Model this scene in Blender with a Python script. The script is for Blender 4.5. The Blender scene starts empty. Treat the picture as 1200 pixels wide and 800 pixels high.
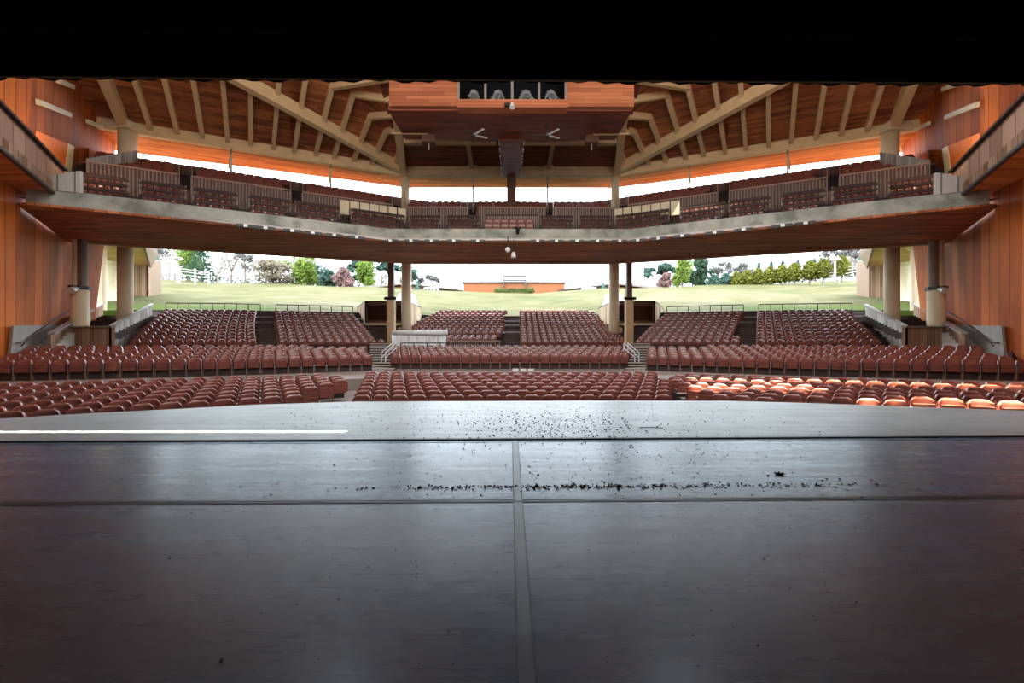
import bpy, math, random
from mathutils import Vector, Matrix
random.seed(7)
scn = bpy.context.scene
col = scn.collection
EYE = 1.64
F = 450.0
PX0 = 598.0

def V(x, y, e):            # e = height relative to the camera's eye; returns world point
    return Vector((x, y, e + EYE))

# ------------------------------------------------------------------ materials
def new_mat(name):
    m = bpy.data.materials.new(name); m.use_nodes = True
    nt = m.node_tree
    b = nt.nodes['Principled BSDF']
    return m, nt, b

def srgb(r, g, b):
    def f(c):
        c /= 255.0
        return c / 12.92 if c <= 0.04045 else ((c + 0.055) / 1.055) ** 2.4
    return (f(r), f(g), f(b), 1.0)

def mth(nt, op, a, b=None, c=None):
    n = nt.nodes.new('ShaderNodeMath'); n.operation = op
    for i, v in enumerate((a, b, c)):
        if v is None: continue
        if isinstance(v, (int, float)): n.inputs[i].default_value = v
        else: nt.links.new(v, n.inputs[i])
    return n.outputs[0]

def mixc(nt, fac, a, b, mode='MIX'):
    n = nt.nodes.new('ShaderNodeMix'); n.data_type = 'RGBA'; n.blend_type = mode
    for k, v in ((0, fac), (6, a), (7, b)):
        if isinstance(v, (int, float, tuple)): n.inputs[k].default_value = v
        else: nt.links.new(v, n.inputs[k])
    return n.outputs[2]

def noise(nt, vec, scale, detail=3.0, rough=0.55):
    n = nt.nodes.new('ShaderNodeTexNoise'); n.inputs['Scale'].default_value = scale
    n.inputs['Detail'].default_value = detail; n.inputs['Roughness'].default_value = rough
    if vec is not None: nt.links.new(vec, n.inputs['Vector'])
    return n.outputs['Fac']

def ramp(nt, fac, stops):
    n = nt.nodes.new('ShaderNodeValToRGB')
    el = n.color_ramp.elements
    while len(el) < len(stops): el.new(0.5)
    for e, (p, c) in zip(el, stops): e.position = p; e.color = c
    nt.links.new(fac, n.inputs[0])
    return n.outputs[0]

def coords(nt):
    return nt.nodes.new('ShaderNodeTexCoord').outputs['Object']

def plain(name, c, rough=0.6, metal=0.0, var=0.18, scale=3.0, spec=0.5, bump=0.0):
    m, nt, b = new_mat(name)
    co = coords(nt)
    f = noise(nt, co, scale, 4)
    dark = tuple(x * (1 - var) for x in c[:3]) + (1,)
    light = tuple(min(1, x * (1 + var)) for x in c[:3]) + (1,)
    nt.links.new(ramp(nt, f, [(0.3, dark), (0.7, light)]), b.inputs['Base Color'])
    b.inputs['Roughness'].default_value = rough
    b.inputs['Metallic'].default_value = metal
    b.inputs['Specular IOR Level'].default_value = spec
    if bump:
        bp = nt.nodes.new('ShaderNodeBump'); bp.inputs['Strength'].default_value = bump
        nt.links.new(noise(nt, co, scale * 8, 4), bp.inputs['Height'])
        nt.links.new(bp.outputs[0], b.inputs['Normal'])
    return m

def wood(name, c_dark, c_light, across='X', angle=0.0, width=0.14, rough=0.55, groove=0.5, along='Z', big=0.0, spec=0.25):
    """boards laid side by side; 'across' is the axis (after turning by angle about Z) the boards are counted on"""
    m, nt, b = new_mat(name)
    vr = nt.nodes.new('ShaderNodeVectorRotate'); vr.rotation_type = 'Z_AXIS'
    vr.inputs['Angle'].default_value = -angle
    nt.links.new(coords(nt), vr.inputs['Vector'])
    sp = nt.nodes.new('ShaderNodeSeparateXYZ'); nt.links.new(vr.outputs[0], sp.inputs[0])
    a = mth(nt, 'DIVIDE', sp.outputs[across], width)
    idx = mth(nt, 'FLOOR', a)
    fr = mth(nt, 'FRACT', a)
    wn = nt.nodes.new('ShaderNodeTexWhiteNoise'); wn.noise_dimensions = '2D'
    al = mth(nt, 'DIVIDE', sp.outputs[along], 3.1 if along == 'X' else 400.0)
    shift = mth(nt, 'MULTIPLY', idx, 0.37 if along == 'X' else 0.0)
    seg = mth(nt, 'FLOOR', mth(nt, 'ADD', al, shift))
    cb = nt.nodes.new('ShaderNodeCombineXYZ'); nt.links.new(idx, cb.inputs[0]); nt.links.new(seg, cb.inputs[1])
    nt.links.new(cb.outputs[0], wn.inputs['Vector'])
    cg = nt.nodes.new('ShaderNodeCombineXYZ')
    nt.links.new(mth(nt, 'MULTIPLY', sp.outputs[across], 9.0), cg.inputs[0])
    nt.links.new(mth(nt, 'MULTIPLY', sp.outputs[along], 0.6), cg.inputs[1])
    nt.links.new(mth(nt, 'MULTIPLY', idx, 3.7), cg.inputs[2])
    g = noise(nt, cg.outputs[0], 1.0, 4, 0.6)
    bign = noise(nt, coords(nt), 0.22, 2)
    t = mth(nt, 'ADD', mth(nt, 'MULTIPLY', wn.outputs[0], 0.55), mth(nt, 'MULTIPLY', g, 0.45))
    t = mth(nt, 'ADD', t, mth(nt, 'MULTIPLY', mth(nt, 'SUBTRACT', bign, 0.5), 0.7 + big))
    c = ramp(nt, t, [(0.15, c_dark), (0.85, c_light)])
    edge = mth(nt, 'LESS_THAN', mth(nt, 'MINIMUM', fr, mth(nt, 'SUBTRACT', 1.0, fr)), 0.05)
    cd = tuple(x * (1 - groove) for x in c_dark[:3]) + (1,)
    c = mixc(nt, mth(nt, 'MULTIPLY', edge, 0.8), c, cd)
    nt.links.new(c, b.inputs['Base Color'])
    b.inputs['Roughness'].default_value = rough + .15
    b.inputs['Specular IOR Level'].default_value = spec
    return m

SIDE_ANG = math.atan(0.4514)
M = {}
def dim(c, k): return (c[0]*k, c[1]*k, c[2]*k, 1.0)
M['cedar_l'] = wood('cedar_boards_left', srgb(140, 62, 24), srgb(212, 114, 48), 'X', math.radians(-128), 0.3, 0.5, 0.12, 'Z', 0.4)
M['cedar_r'] = wood('cedar_boards_right', srgb(140, 62, 24), srgb(212, 114, 48), 'X', math.radians(128), 0.3, 0.5, 0.12, 'Z', 0.4)
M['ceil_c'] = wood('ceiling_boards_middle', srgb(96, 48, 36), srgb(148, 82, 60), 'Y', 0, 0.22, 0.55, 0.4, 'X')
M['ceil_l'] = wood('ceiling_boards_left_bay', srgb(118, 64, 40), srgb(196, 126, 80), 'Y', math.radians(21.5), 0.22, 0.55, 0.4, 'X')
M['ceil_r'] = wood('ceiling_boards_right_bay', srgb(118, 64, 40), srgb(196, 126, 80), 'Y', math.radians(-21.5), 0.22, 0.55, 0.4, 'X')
M['canopy'] = wood('canopy_boards', srgb(170, 120, 76), srgb(232, 184, 132), 'Y', 0, 0.22, 0.5, 0.3, 'X')
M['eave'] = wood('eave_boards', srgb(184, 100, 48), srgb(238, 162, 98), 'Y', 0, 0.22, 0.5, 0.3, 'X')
M['soffit'] = wood('balcony_soffit_boards', srgb(128, 70, 42), srgb(208, 130, 84), 'Y', 0, 0.2, 0.45, 0.4, 'X')
M['box'] = wood('red_cedar_boards', srgb(136, 74, 48), srgb(186, 114, 78), 'Z', 0, 0.2, 0.5, 0.5, 'X')
M['slat'] = wood('weathered_slats', srgb(84, 66, 60), srgb(136, 112, 104), 'X', 0, 0.12, 0.7, 0.7, 'Z')
M['slatg'] = wood('grey_weathered_boards', srgb(120, 112, 106), srgb(186, 178, 170), 'Y', 0, 0.24, 0.7, 0.6, 'Z')
M['slatb'] = wood('brown_weathered_boards', srgb(104, 72, 52), srgb(172, 138, 112), 'X', 0, 0.24, 0.65, 0.6, 'Z')
M['rail'] = plain('dark_rail_paint', srgb(66, 50, 47), 0.7, spec=.2)
M['railg'] = plain('grey_metal_rail', srgb(150, 142, 138), 0.4, 0.3)
M['railw'] = plain('pale_metal_rail', srgb(215, 215, 215), 0.35, 0.3)
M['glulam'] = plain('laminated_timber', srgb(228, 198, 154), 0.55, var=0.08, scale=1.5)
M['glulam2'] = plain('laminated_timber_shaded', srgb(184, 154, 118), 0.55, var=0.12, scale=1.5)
M['concrete'] = plain('grey_concrete', srgb(148, 142, 134), 0.8, var=0.12, scale=1.2, bump=0.1)
M['steps'] = plain('pale_step_concrete', srgb(176, 166, 158), 0.8, var=0.1, scale=2)
M['floorc'] = plain('house_floor_concrete', srgb(132, 116, 108), 0.75, var=0.15, scale=0.7)
M['tread'] = plain('dark_terrace_tread', srgb(58, 44, 42), 0.8, var=0.2, scale=1.5)
M['column'] = plain('pale_column_paint', srgb(226, 208, 176), 0.6, var=0.06, scale=1)
M['colbrown'] = plain('brown_post_steel', srgb(96, 62, 48), 0.5, var=0.1)
M['black'] = plain('matte_black', (0.006, 0.006, 0.007, 1), 0.9, var=0.2, spec=0.1)
M['blackcloth'] = plain('black_velour', (0.004, 0.003, 0.003, 1), 1.0, var=0.4, scale=2, spec=0.02)
M['blackmetal'] = plain('black_metal', (0.015, 0.015, 0.017, 1), 0.45, var=0.2)
M['white'] = plain('white_plastic', srgb(225, 225, 222), 0.4, var=0.04)
M['tarp'] = plain('white_tarpaulin', srgb(232, 236, 240), 0.45, var=0.1, scale=4, bump=0.25)
M['cream'] = plain('cream_panel', srgb(212, 198, 168), 0.6, var=0.05)
M['lamp'] = plain('cream_lamp_housing', srgb(235, 214, 180), 0.4, var=0.05)
M['orange'] = plain('orange_render', dim(srgb(224, 128, 52), .24), 0.7, var=0.1, scale=0.4)
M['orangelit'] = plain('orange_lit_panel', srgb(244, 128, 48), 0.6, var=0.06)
M['roofg'] = plain('grey_roofing', dim(srgb(120, 104, 98), .24), 0.7)
M['brownroof'] = plain('brown_roofing', dim(srgb(120, 84, 62), .24), 0.7)
M['paleroof'] = plain('pale_roofing', dim(srgb(205, 190, 178), .24), 0.7)
M['teal'] = plain('teal_canvas', dim(srgb(20, 130, 112), .24), 0.7)
M['glassdk'] = plain('dark_booth_glass', (0.006, 0.006, 0.009, 1), 0.12, var=0.2)
M['path'] = plain('pale_path', dim(srgb(214, 208, 196), .24), 0.85)
M['bark'] = plain('tree_bark', srgb(112, 98, 90), 0.9, var=0.3, scale=6)
M['cloth'] = plain('grey_cloth', srgb(150, 156, 160), 0.9, var=0.2)
M['debris'] = plain('dead_leaf', srgb(16, 13, 12), 0.95, var=0.4, spec=0.05)

# moulded seat plastic: red-brown and glossy
def seat_mat(name, c, rough):
    m, nt, b = new_mat(name)
    oi = nt.nodes.new('ShaderNodeObjectInfo')
    co = coords(nt)
    f = noise(nt, co, 2.0, 2)
    g = mth(nt, 'ADD', mth(nt, 'MULTIPLY', f, 0.7), mth(nt, 'MULTIPLY', oi.outputs['Random'], 0.3))
    lo = tuple(x * 0.78 for x in c[:3]) + (1,); hi = tuple(min(1, x * 1.25) for x in c[:3]) + (1,)
    nt.links.new(ramp(nt, g, [(0.25, lo), (0.75, hi)]), b.inputs['Base Color'])
    b.inputs['Roughness'].default_value = rough
    b.inputs['Specular IOR Level'].default_value = 0.6
    return m
M['seat'] = seat_mat('red_brown_seat_plastic', srgb(126, 72, 62), 0.26)
M['pan'] = seat_mat('red_brown_seat_pan_plastic', srgb(130, 74, 62), 0.4)
M['standard'] = plain('brown_seat_standard', srgb(112, 88, 80), 0.5)
M['plate'] = plain('seat_number_plate', srgb(205, 170, 155), 0.4)

# stage floor
def stage_mat(name, c, rough, apron=False):
    m, nt, b = new_mat(name)
    sp = nt.nodes.new('ShaderNodeSeparateXYZ'); co = coords(nt); nt.links.new(co, sp.inputs[0])
    cb = nt.nodes.new('ShaderNodeCombineXYZ')
    nt.links.new(mth(nt, 'MULTIPLY', sp.outputs[0], 0.22), cb.inputs[0])
    nt.links.new(mth(nt, 'MULTIPLY', sp.outputs[1], 5.0), cb.inputs[1])
    st = noise(nt, cb.outputs[0], 1.0, 5, 0.65)
    cb2 = nt.nodes.new('ShaderNodeCombineXYZ')
    nt.links.new(mth(nt, 'MULTIPLY', sp.outputs[0], 1.2), cb2.inputs[0])
    nt.links.new(mth(nt, 'MULTIPLY', sp.outputs[1], 16.0), cb2.inputs[1])
    st2 = noise(nt, cb2.outputs[0], 1.0, 5, 0.7)
    sm = noise(nt, co, 1.6, 5, 0.6)
    t = mth(nt, 'ADD', mth(nt, 'MULTIPLY', st, 0.45), mth(nt, 'ADD', mth(nt, 'MULTIPLY', st2, 0.3), mth(nt, 'MULTIPLY', sm, 0.25)))
    lo = tuple(x * 0.62 for x in c[:3]) + (1,); hi = tuple(min(1, x * 1.4) for x in c[:3]) + (1,)
    nt.links.new(ramp(nt, t, [(0.35, lo), (0.65, hi)]), b.inputs['Base Color'])
    r = mth(nt, 'ADD', mth(nt, 'MULTIPLY', mth(nt, 'SUBTRACT', t, 0.5), -0.28), rough)
    nt.links.new(r, b.inputs['Roughness'])
    bp = nt.nodes.new('ShaderNodeBump'); bp.inputs['Strength'].default_value = 0.12; bp.inputs['Distance'].default_value = 0.02
    nt.links.new(mth(nt, 'ADD', mth(nt, 'MULTIPLY', st2, 0.6), mth(nt, 'MULTIPLY', noise(nt, co, 14, 3), 0.25)), bp.inputs['Height'])
    nt.links.new(bp.outputs[0], b.inputs['Normal'])
    b.inputs['Specular IOR Level'].default_value = 0.95
    return m
M['stage'] = stage_mat('dark_grey_stage_vinyl', srgb(82, 100, 118), 0.28)
M['apron'] = stage_mat('grey_apron_paint', srgb(132, 134, 132), 0.38, True)
M['seam'] = plain('black_seam', (0.01, 0.01, 0.01, 1), 0.5)
M['tape'] = stage_mat('worn_seam_tape', srgb(58, 66, 74), 0.36)

# balcony front: stained greenish concrete
def fascia_mat():
    m, nt, b = new_mat('stained_concrete')
    co = coords(nt)
    sp = nt.nodes.new('ShaderNodeSeparateXYZ'); nt.links.new(co, sp.inputs[0])
    big = noise(nt, co, 0.8, 5, 0.6)
    c = ramp(nt, big, [(0.35, srgb(112, 116, 108)), (0.5, srgb(150, 152, 142)), (0.7, srgb(176, 174, 162))])
    v = nt.nodes.new('ShaderNodeTexVoronoi'); v.inputs['Scale'].default_value = 0.42
    nt.links.new(co, v.inputs['Vector'])
    st = mth(nt, 'LESS_THAN', mth(nt, 'ADD', v.outputs['Distance'], mth(nt, 'MULTIPLY', noise(nt, co, 5, 3), 0.2)), 0.24)
    c = mixc(nt, mth(nt, 'MULTIPLY', st, 0.45), c, srgb(84, 90, 82))
    nt.links.new(c, b.inputs['Base Color']); b.inputs['Roughness'].default_value = 0.85
    return m
M['fascia'] = fascia_mat()

def lawn_mat():
    m, nt, b = new_mat('lawn_grass')
    co = coords(nt)
    sp = nt.nodes.new('ShaderNodeSeparateXYZ'); nt.links.new(co, sp.inputs[0])
    cb = nt.nodes.new('ShaderNodeCombineXYZ')
    nt.links.new(mth(nt, 'MULTIPLY', sp.outputs[0], 0.25), cb.inputs[0]); nt.links.new(sp.outputs[1], cb.inputs[1])
    n1 = noise(nt, cb.outputs[0], 0.75, 6, 0.75); n2 = noise(nt, co, 0.06, 3)
    t = mth(nt, 'ADD', mth(nt, 'MULTIPLY', n1, 0.65), mth(nt, 'MULTIPLY', n2, 0.35))
    c = ramp(nt, t, [(0.36, dim(srgb(118, 128, 60), .15)), (0.5, dim(srgb(180, 174, 108), .165)), (0.62, dim(srgb(214, 200, 158), .18))])
    # fresher green right behind the seating at both sides
    ax = mth(nt, 'ABSOLUTE', sp.outputs[0])
    near = mth(nt, 'MULTIPLY', mth(nt, 'GREATER_THAN', ax, 22.0), mth(nt, 'LESS_THAN', mth(nt, 'ADD', sp.outputs[1], mth(nt, 'MULTIPLY', n2, 8.0)), 43.0))
    c = mixc(nt, mth(nt, 'MULTIPLY', near, 0.75), c, dim(srgb(142, 176, 30), .21))
    nt.links.new(c, b.inputs['Base Color']); b.inputs['Roughness'].default_value = 0.95
    b.inputs['Specular IOR Level'].default_value = 0.1
    return m
M['lawn'] = lawn_mat()

def leaf_mat(name, c1, c2):
    c1 = dim(c1, .4); c2 = dim(c2, .4)
    m, nt, b = new_mat(name)
    f = noise(nt, coords(nt), 1.3, 3)
    nt.links.new(ramp(nt, f, [(0.35, c1), (0.65, c2)]), b.inputs['Base Color'])
    b.inputs['Roughness'].default_value = 0.8; b.inputs['Specular IOR Level'].default_value = 0.2
    tr = nt.nodes.new('ShaderNodeBsdfTranslucent'); tr.inputs['Color'].default_value = c2
    mx = nt.nodes.new('ShaderNodeMixShader'); mx.inputs[0].default_value = 0.35
    nt.links.new(b.outputs[0], mx.inputs[1]); nt.links.new(tr.outputs[0], mx.inputs[2])
    nt.links.new(mx.outputs[0], nt.nodes['Material Output'].inputs[0])
    return m
L = {
    'dark': leaf_mat('dark_evergreen_needles', srgb(58, 88, 66), srgb(104, 136, 104)),
    'teal': leaf_mat('blue_green_needles', srgb(74, 112, 98), srgb(130, 164, 148)),
    'lime': leaf_mat('spring_green_leaves', srgb(120, 160, 62), srgb(190, 212, 106)),
    'olive': leaf_mat('olive_green_foliage', srgb(106, 118, 40), srgb(178, 178, 76)),
    'beige': leaf_mat('beige_budding_twigs', srgb(150, 134, 112), srgb(204, 190, 164)),
    'pink': leaf_mat('pink_blossom', srgb(176, 130, 128), srgb(226, 186, 182)),
    'grey': leaf_mat('grey_twigs', srgb(128, 124, 118), srgb(178, 176, 172)),
    'hedge': leaf_mat('clipped_hedge_leaves', srgb(92, 104, 52), srgb(142, 148, 84)),
}

# ------------------------------------------------------------------ mesh builder
class MB:
    def __init__(s): s.v = []; s.f = []
    def add(s, vs, fs):
        n = len(s.v); s.v += [Vector(p) for p in vs]; s.f += [tuple(i + n for i in f) for f in fs]; return s
    def box(s, x0, x1, y0, y1, z0, z1):
        return s.add([(x0,y0,z0),(x1,y0,z0),(x1,y1,z0),(x0,y1,z0),(x0,y0,z1),(x1,y0,z1),(x1,y1,z1),(x0,y1,z1)],
                     [(0,3,2,1),(4,5,6,7),(0,1,5,4),(1,2,6,5),(2,3,7,6),(3,0,4,7)])
    def bar(s, p, q, w, h, up=Vector((0,0,1)), dz=0.0):
        """rectangular bar from p to q; w sideways, h along up; dz moves it along up"""
        p = Vector(p); q = Vector(q); d = (q - p).normalized()
        side = d.cross(up)
        if side.length < 1e-4: side = d.cross(Vector((0,1,0)))
        side.normalize(); u = side.cross(d).normalized()
        vs = []
        for c in (p, q):
            c = c + u * dz
            vs += [c - side*w/2 - u*h/2, c + side*w/2 - u*h/2, c + side*w/2 + u*h/2, c - side*w/2 + u*h/2]
        return s.add(vs, [(0,1,2,3),(7,6,5,4),(0,4,5,1),(1,5,6,2),(2,6,7,3),(3,7,4,0)])
    def tube(s, p, q, r0, r1=None, n=10, caps=True):
        r1 = r0 if r1 is None else r1
        p = Vector(p); q = Vector(q); d = (q - p).normalized()
        a = d.cross(Vector((0,0,1)))
        if a.length < 1e-4: a = Vector((1,0,0))
        a.normalize(); b = d.cross(a)
        vs = []
        for c, r in ((p, r0), (q, r1)):
            for i in range(n):
                t = 2*math.pi*i/n; vs.append(c + a*math.cos(t)*r + b*math.sin(t)*r)
        fs = [(i, (i+1) % n, n+(i+1) % n, n+i) for i in range(n)]
        if caps: fs += [tuple(range(n))[::-1], tuple(range(n, 2*n))]
        return s.add(vs, fs)
    def path(s, pts, r, n=6):
        for a, b in zip(pts, pts[1:]): s.tube(a, b, r, r, n)
        return s
    def prism(s, poly, z0, z1):
        """vertical prism over a plan polygon; z0/z1 numbers or lists"""
        n = len(poly)
        a = z0 if isinstance(z0, (list, tuple)) else [z0]*n
        b = z1 if isinstance(z1, (list, tuple)) else [z1]*n
        vs = [(p[0], p[1], a[i]) for i, p in enumerate(poly)] + [(p[0], p[1], b[i]) for i, p in enumerate(poly)]
        fs = [tuple(range(n))[::-1], tuple(range(n, 2*n))] + [(i, (i+1) % n, n+(i+1) % n, n+i) for i in range(n)]
        return s.add(vs, fs)
    def quad(s, *p): return s.add(p, [tuple(range(len(p)))])
    def slab(s, pts, t):
        """closed slab: polygon pts thickened by vector t"""
        n = len(pts); t = Vector(t)
        vs = [Vector(p) for p in pts] + [Vector(p) + t for p in pts]
        return s.add(vs, [tuple(range(n))[::-1], tuple(range(n, 2*n))] + [(i, (i+1) % n, n+(i+1) % n, n+i) for i in range(n)])
    def ball(s, c, r, seg=8, ring=6, sc=(1,1,1)):
        c = Vector(c); vs = [c + Vector((0,0,r*sc[2]))]
        for j in range(1, ring):
            ph = math.pi*j/ring
            for i in range(seg):
                t = 2*math.pi*i/seg
                vs.append(c + Vector((r*sc[0]*math.sin(ph)*math.cos(t), r*sc[1]*math.sin(ph)*math.sin(t), r*sc[2]*math.cos(ph))))
        vs.append(c - Vector((0,0,r*sc[2])))
        fs = [(0, 1+i, 1+(i+1) % seg) for i in range(seg)]
        for j in range(ring-2):
            for i in range(seg):
                a = 1+j*seg; fs.append((a+i, a+seg+i, a+seg+(i+1) % seg, a+(i+1) % seg))
        a = 1+(ring-2)*seg; fs += [(a+i, len(vs)-1, a+(i+1) % seg) for i in range(seg)]
        return s.add(vs, fs)
    def mesh(s, name, mat, origin=(0,0,0), smooth=False, mats=None, mi=None, sm=None):
        o = Vector(origin)
        me = bpy.data.meshes.new(name)
        me.from_pydata([tuple(v - o) for v in s.v], [], s.f)
        me.update()
        import bmesh
        bm = bmesh.new(); bm.from_mesh(me); bmesh.ops.recalc_face_normals(bm, faces=bm.faces); bm.to_mesh(me); bm.free()
        me.materials.append(mat)
        for q in (mats or []): me.materials.append(q)
        if mi:
            me.polygons.foreach_set('material_index', mi); me.polygons.foreach_set('use_smooth', sm)
        if smooth: me.polygons.foreach_set('use_smooth', [True]*len(me.polygons))
        return me
    def build(s, name, mat, parent=None, origin=None, smooth=False):
        """parts of a thing are given in world coordinates and moved into the thing's frame"""
        if parent is not None: origin = parent['_o']
        elif origin is None: origin = s.base()
        me = s.mesh(name, mat, origin, smooth)
        o = bpy.data.objects.new(name, me); col.objects.link(o)
        if parent is not None: o.parent = parent; o.location = (0,0,0); o['_o'] = list(origin)
        else: o.location = origin; o['_o'] = list(origin)
        return o
    def base(s):
        xs = [v.x for v in s.v]; ys = [v.y for v in s.v]; zs = [v.z for v in s.v]
        return ((min(xs)+max(xs))/2, (min(ys)+max(ys))/2, min(zs))

def empty(name, loc):
    o = bpy.data.objects.new(name, None); col.objects.link(o); o.location = loc; o['_o'] = list(loc)
    o.empty_display_size = 0.2
    return o
def tag(o, label=None, cat=None, group=None, kind=None):
    if label: o['label'] = label
    if cat: o['category'] = cat
    if group: o['group'] = group
    if kind: o['kind'] = kind
    return o
def structure(mb, name, mat, label=None, cat=None, smooth=False, origin=None):
    o = mb.build(name, mat, origin=origin, smooth=smooth)
    return tag(o, label or name.replace('_', ' '), cat or name.split('_')[0], kind='structure')

# ------------------------------------------------------------------ plan shapes
def base_y(X):                      # plan line of the first row behind the cross aisle
    u = abs(X) - 6.0
    if u <= 0: return 21.7
    if u > 24: u = 24
    return 21.7 - 0.62*u + 0.0125*u*u
def base_slope(X):
    u = abs(X) - 6.0
    if u <= 0 or u > 24: return 0.0
    s = -0.62 + 0.025*u
    return s if X > 0 else -s
def bal_y(X):                       # plan line of the balcony front
    return 24.0 if abs(X) < 7.5 else 24.0 - (abs(X) - 7.5)*0.4514
def bal_slope(X):
    if abs(X) < 7.5: return 0.0
    return -0.4514 if X > 0 else 0.4514
def x_at(ratio, t, fn):             # X where the line fn+t meets the plan ray X = ratio*y
    x = ratio*fn(0)
    for _ in range(60): x = 0.5*x + 0.5*ratio*(fn(x) + t)
    return x
R = lambda px: (px - PX0)/F
def wall_x(y, e):                   # inner face of the side walls (positive side)
    pts = [(11.0, 19.6, .08), (17.55, 22.95, .09), (23.7, 28.05, .116), (28.0, 30.3, .116), (40, 36.6, .116)]
    for (y0, x0, l0), (y1, x1, l1) in zip(pts, pts[1:]):
        if y <= y1:
            k = (y - y0)/(y1 - y0)
            return x0 + (x1-x0)*k - (l0 + (l1-l0)*k)*e
    return 36

# floor height, relative to the eye, at t metres behind the cross aisle's first row
def floor_e(t):
    if t < -10.6: return -2.48
    if t < -4.25: return -2.48 + (t + 10.6)*0.05
    if t < -0.35: return -1.64
    if t < 4.9: return -1.64 + (t + 0.35)*0.13
    if t < 8.4: return -0.85
    k = math.floor((t - 8.4)/0.8)
    return -0.72 + k*0.248 if t < 20 else 2.75

# ------------------------------------------------------------------ stage
edge_pts = [(-24, 4.0), (-17, 5.6), (-13.5, 7.1), (-10.9, 8.2), (-9.7, 8.8), (-8.2, 9.35), (-6.5, 10.05), (-4.2, 10.5), (0, 10.6), (3.2, 10.65),
            (6.0, 10.6), (7.8, 10.25), (9.6, 9.75), (12.1, 9.1), (14.5, 8.0), (17.5, 6.4), (24, 4.4)]
# seam lines across the stage
def seamA(x): return 6.42 + 0.0165*x
def seamB(x): return 3.93 + 0.0115*x
mb = MB(); n = len(edge_pts)
back = [(x, seamA(x)) for x, y in edge_pts if abs(x) < 18]
fr_ = [p for p in edge_pts if p[1] > seamA(p[0]) + 0.1]
lo = -2.7 + EYE
poly = [(fr_[0][0]-1.0, seamA(fr_[0][0]-1.0))] + fr_ + [(fr_[-1][0]+1.0, seamA(fr_[-1][0]+1.0))]
structure(MB().prism(poly[::-1], lo, 0.0), 'floor_stage_apron', M['apron'], 'grey painted stage apron with a curved front edge', 'floor', origin=(0,0,0))
poly2 = [(-24, -6), (24, -6), (24, seamA(24) if seamA(24) < 4.4 else 4.4), (17.6, seamA(17.6))] + [(x, seamA(x)) for x in (14, 7, 0, -7, -14, -15.5)] + [(-24, 4)]
structure(MB().prism(poly2, lo, 0.0), 'floor_stage', M['stage'], 'dark grey vinyl stage floor scuffed and glossy', 'floor', origin=(0,0,0))
def strip(y_fn, w, x0, x1, z=0.004, nseg=24):
    m_ = MB(); pts = [x0 + (x1-x0)*i/nseg for i in range(nseg+1)]
    for a, b in zip(pts, pts[1:]):
        m_.slab([(a, y_fn(a)-w/2, 0.0005), (b, y_fn(b)-w/2, 0.0005), (b, y_fn(b)+w/2, 0.0005), (a, y_fn(a)+w/2, 0.0005)], (0,0,z))
    return m_
structure(strip(seamA, 0.055, -15, 15, 0.02), 'trim_1', M['seam'], 'dark joint between stage floor and apron', 'trim')
structure(strip(lambda x: seamA(x)-0.16, 0.02, -15, 15, 0.004), 'trim_2', M['tape'], 'thin tape line along the stage joint', 'trim')
structure(strip(seamB, 0.03, -16, 16, 0.004), 'trim_3', M['seam'], 'second cross seam in the vinyl floor', 'trim')
structure(strip(lambda x: seamB(x)+0.07, 0.05, -16, 16, 0.003), 'trim_4', M['tape'], 'tape edge beside the second cross seam', 'trim')
cs = MB()
for a in (0.035, 0.125): cs.slab([(a-0.006, -2, 0.0005), (a+0.006, -2, 0.0005), (a+0.006, 6.35, 0.0005), (a-0.006, 6.35, 0.0005)], (0,0,0.005))
structure(cs, 'trim_5', M['seam'], 'dark edges of the lengthwise seam tape', 'trim')
ct = MB().slab([(0.035, -2, 0.0004), (0.125, -2, 0.0004), (0.125, 6.35, 0.0004), (0.035, 6.35, 0.0004)], (0,0,0.003))
structure(ct, 'trim_6', M['tape'], 'worn grey tape along the lengthwise stage seam', 'trim')
# leaf crumbs lying on the stage: too many to count
db = MB()
def flake(x, y, s_):
    a = random.uniform(0, 6.28); k = random.randint(4, 6); e = random.uniform(.35, 1)
    pts = []
    for i in range(k):
        t = 2*math.pi*i/k; r = s_*random.uniform(.6, 1.1)
        dx, dy = r*math.cos(t), r*math.sin(t)*e
        pts.append((x+dx*math.cos(a)-dy*math.sin(a), y+dx*math.sin(a)+dy*math.cos(a), 0.003))
    db.slab(pts, (0, 0, random.uniform(.003, s_*.6)))
for _ in range(900):
    flake(random.gauss(1.0, 1.1), min(10.2, max(6.5, random.gauss(7.3, 0.9))), random.uniform(.007, .022))
for _ in range(380):
    x = random.uniform(-5, 6); flake(x, min(10.2, random.uniform(6.6, 10)), random.uniform(.006, .018))
for _ in range(330):
    flake(random.gauss(1.2, 2.0), random.uniform(4.0, 6.3), random.uniform(.006, .017))
for _ in range(520):
    x = random.triangular(-2.2, 4.4, .8); flake(x, 4.32 + 0.012*x + random.gauss(0, .035), random.uniform(.006, .018))
for _ in range(200):
    y = random.uniform(1.9, 5.5); flake(random.uniform(-.9, 1.1)*y, y, random.uniform(.004, .009))
o = db.build('leaf_litter', M['debris'], origin=(0,0,0)); tag(o, 'dark crumbs of dead leaves scattered over the stage floor', 'leaf litter', kind='stuff')
lf = MB(); lx, ly = 3.32, 4.72
for k in range(7):
    t0, t1 = 2*math.pi*k/7, 2*math.pi*(k+.5)/7
    lf.slab([(lx, ly, .01), (lx+.05*math.cos(t0), ly+.03*math.sin(t0), .004), (lx+.075*math.cos(t1), ly+.04*math.sin(t1), .022), (lx+.05*math.cos(t1+.4), ly+.03*math.sin(t1+.4), .004)], (0,0,.006))
tag(lf.build('dead_leaf', M['debris']), 'largest curled dead leaf lying alone on the stage right of centre', 'leaf')
tw = MB().path([(2.45,7.28,.006), (2.6,7.25,.02), (2.75,7.26,.014), (2.88,7.22,.008)], .007, 5)
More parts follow.
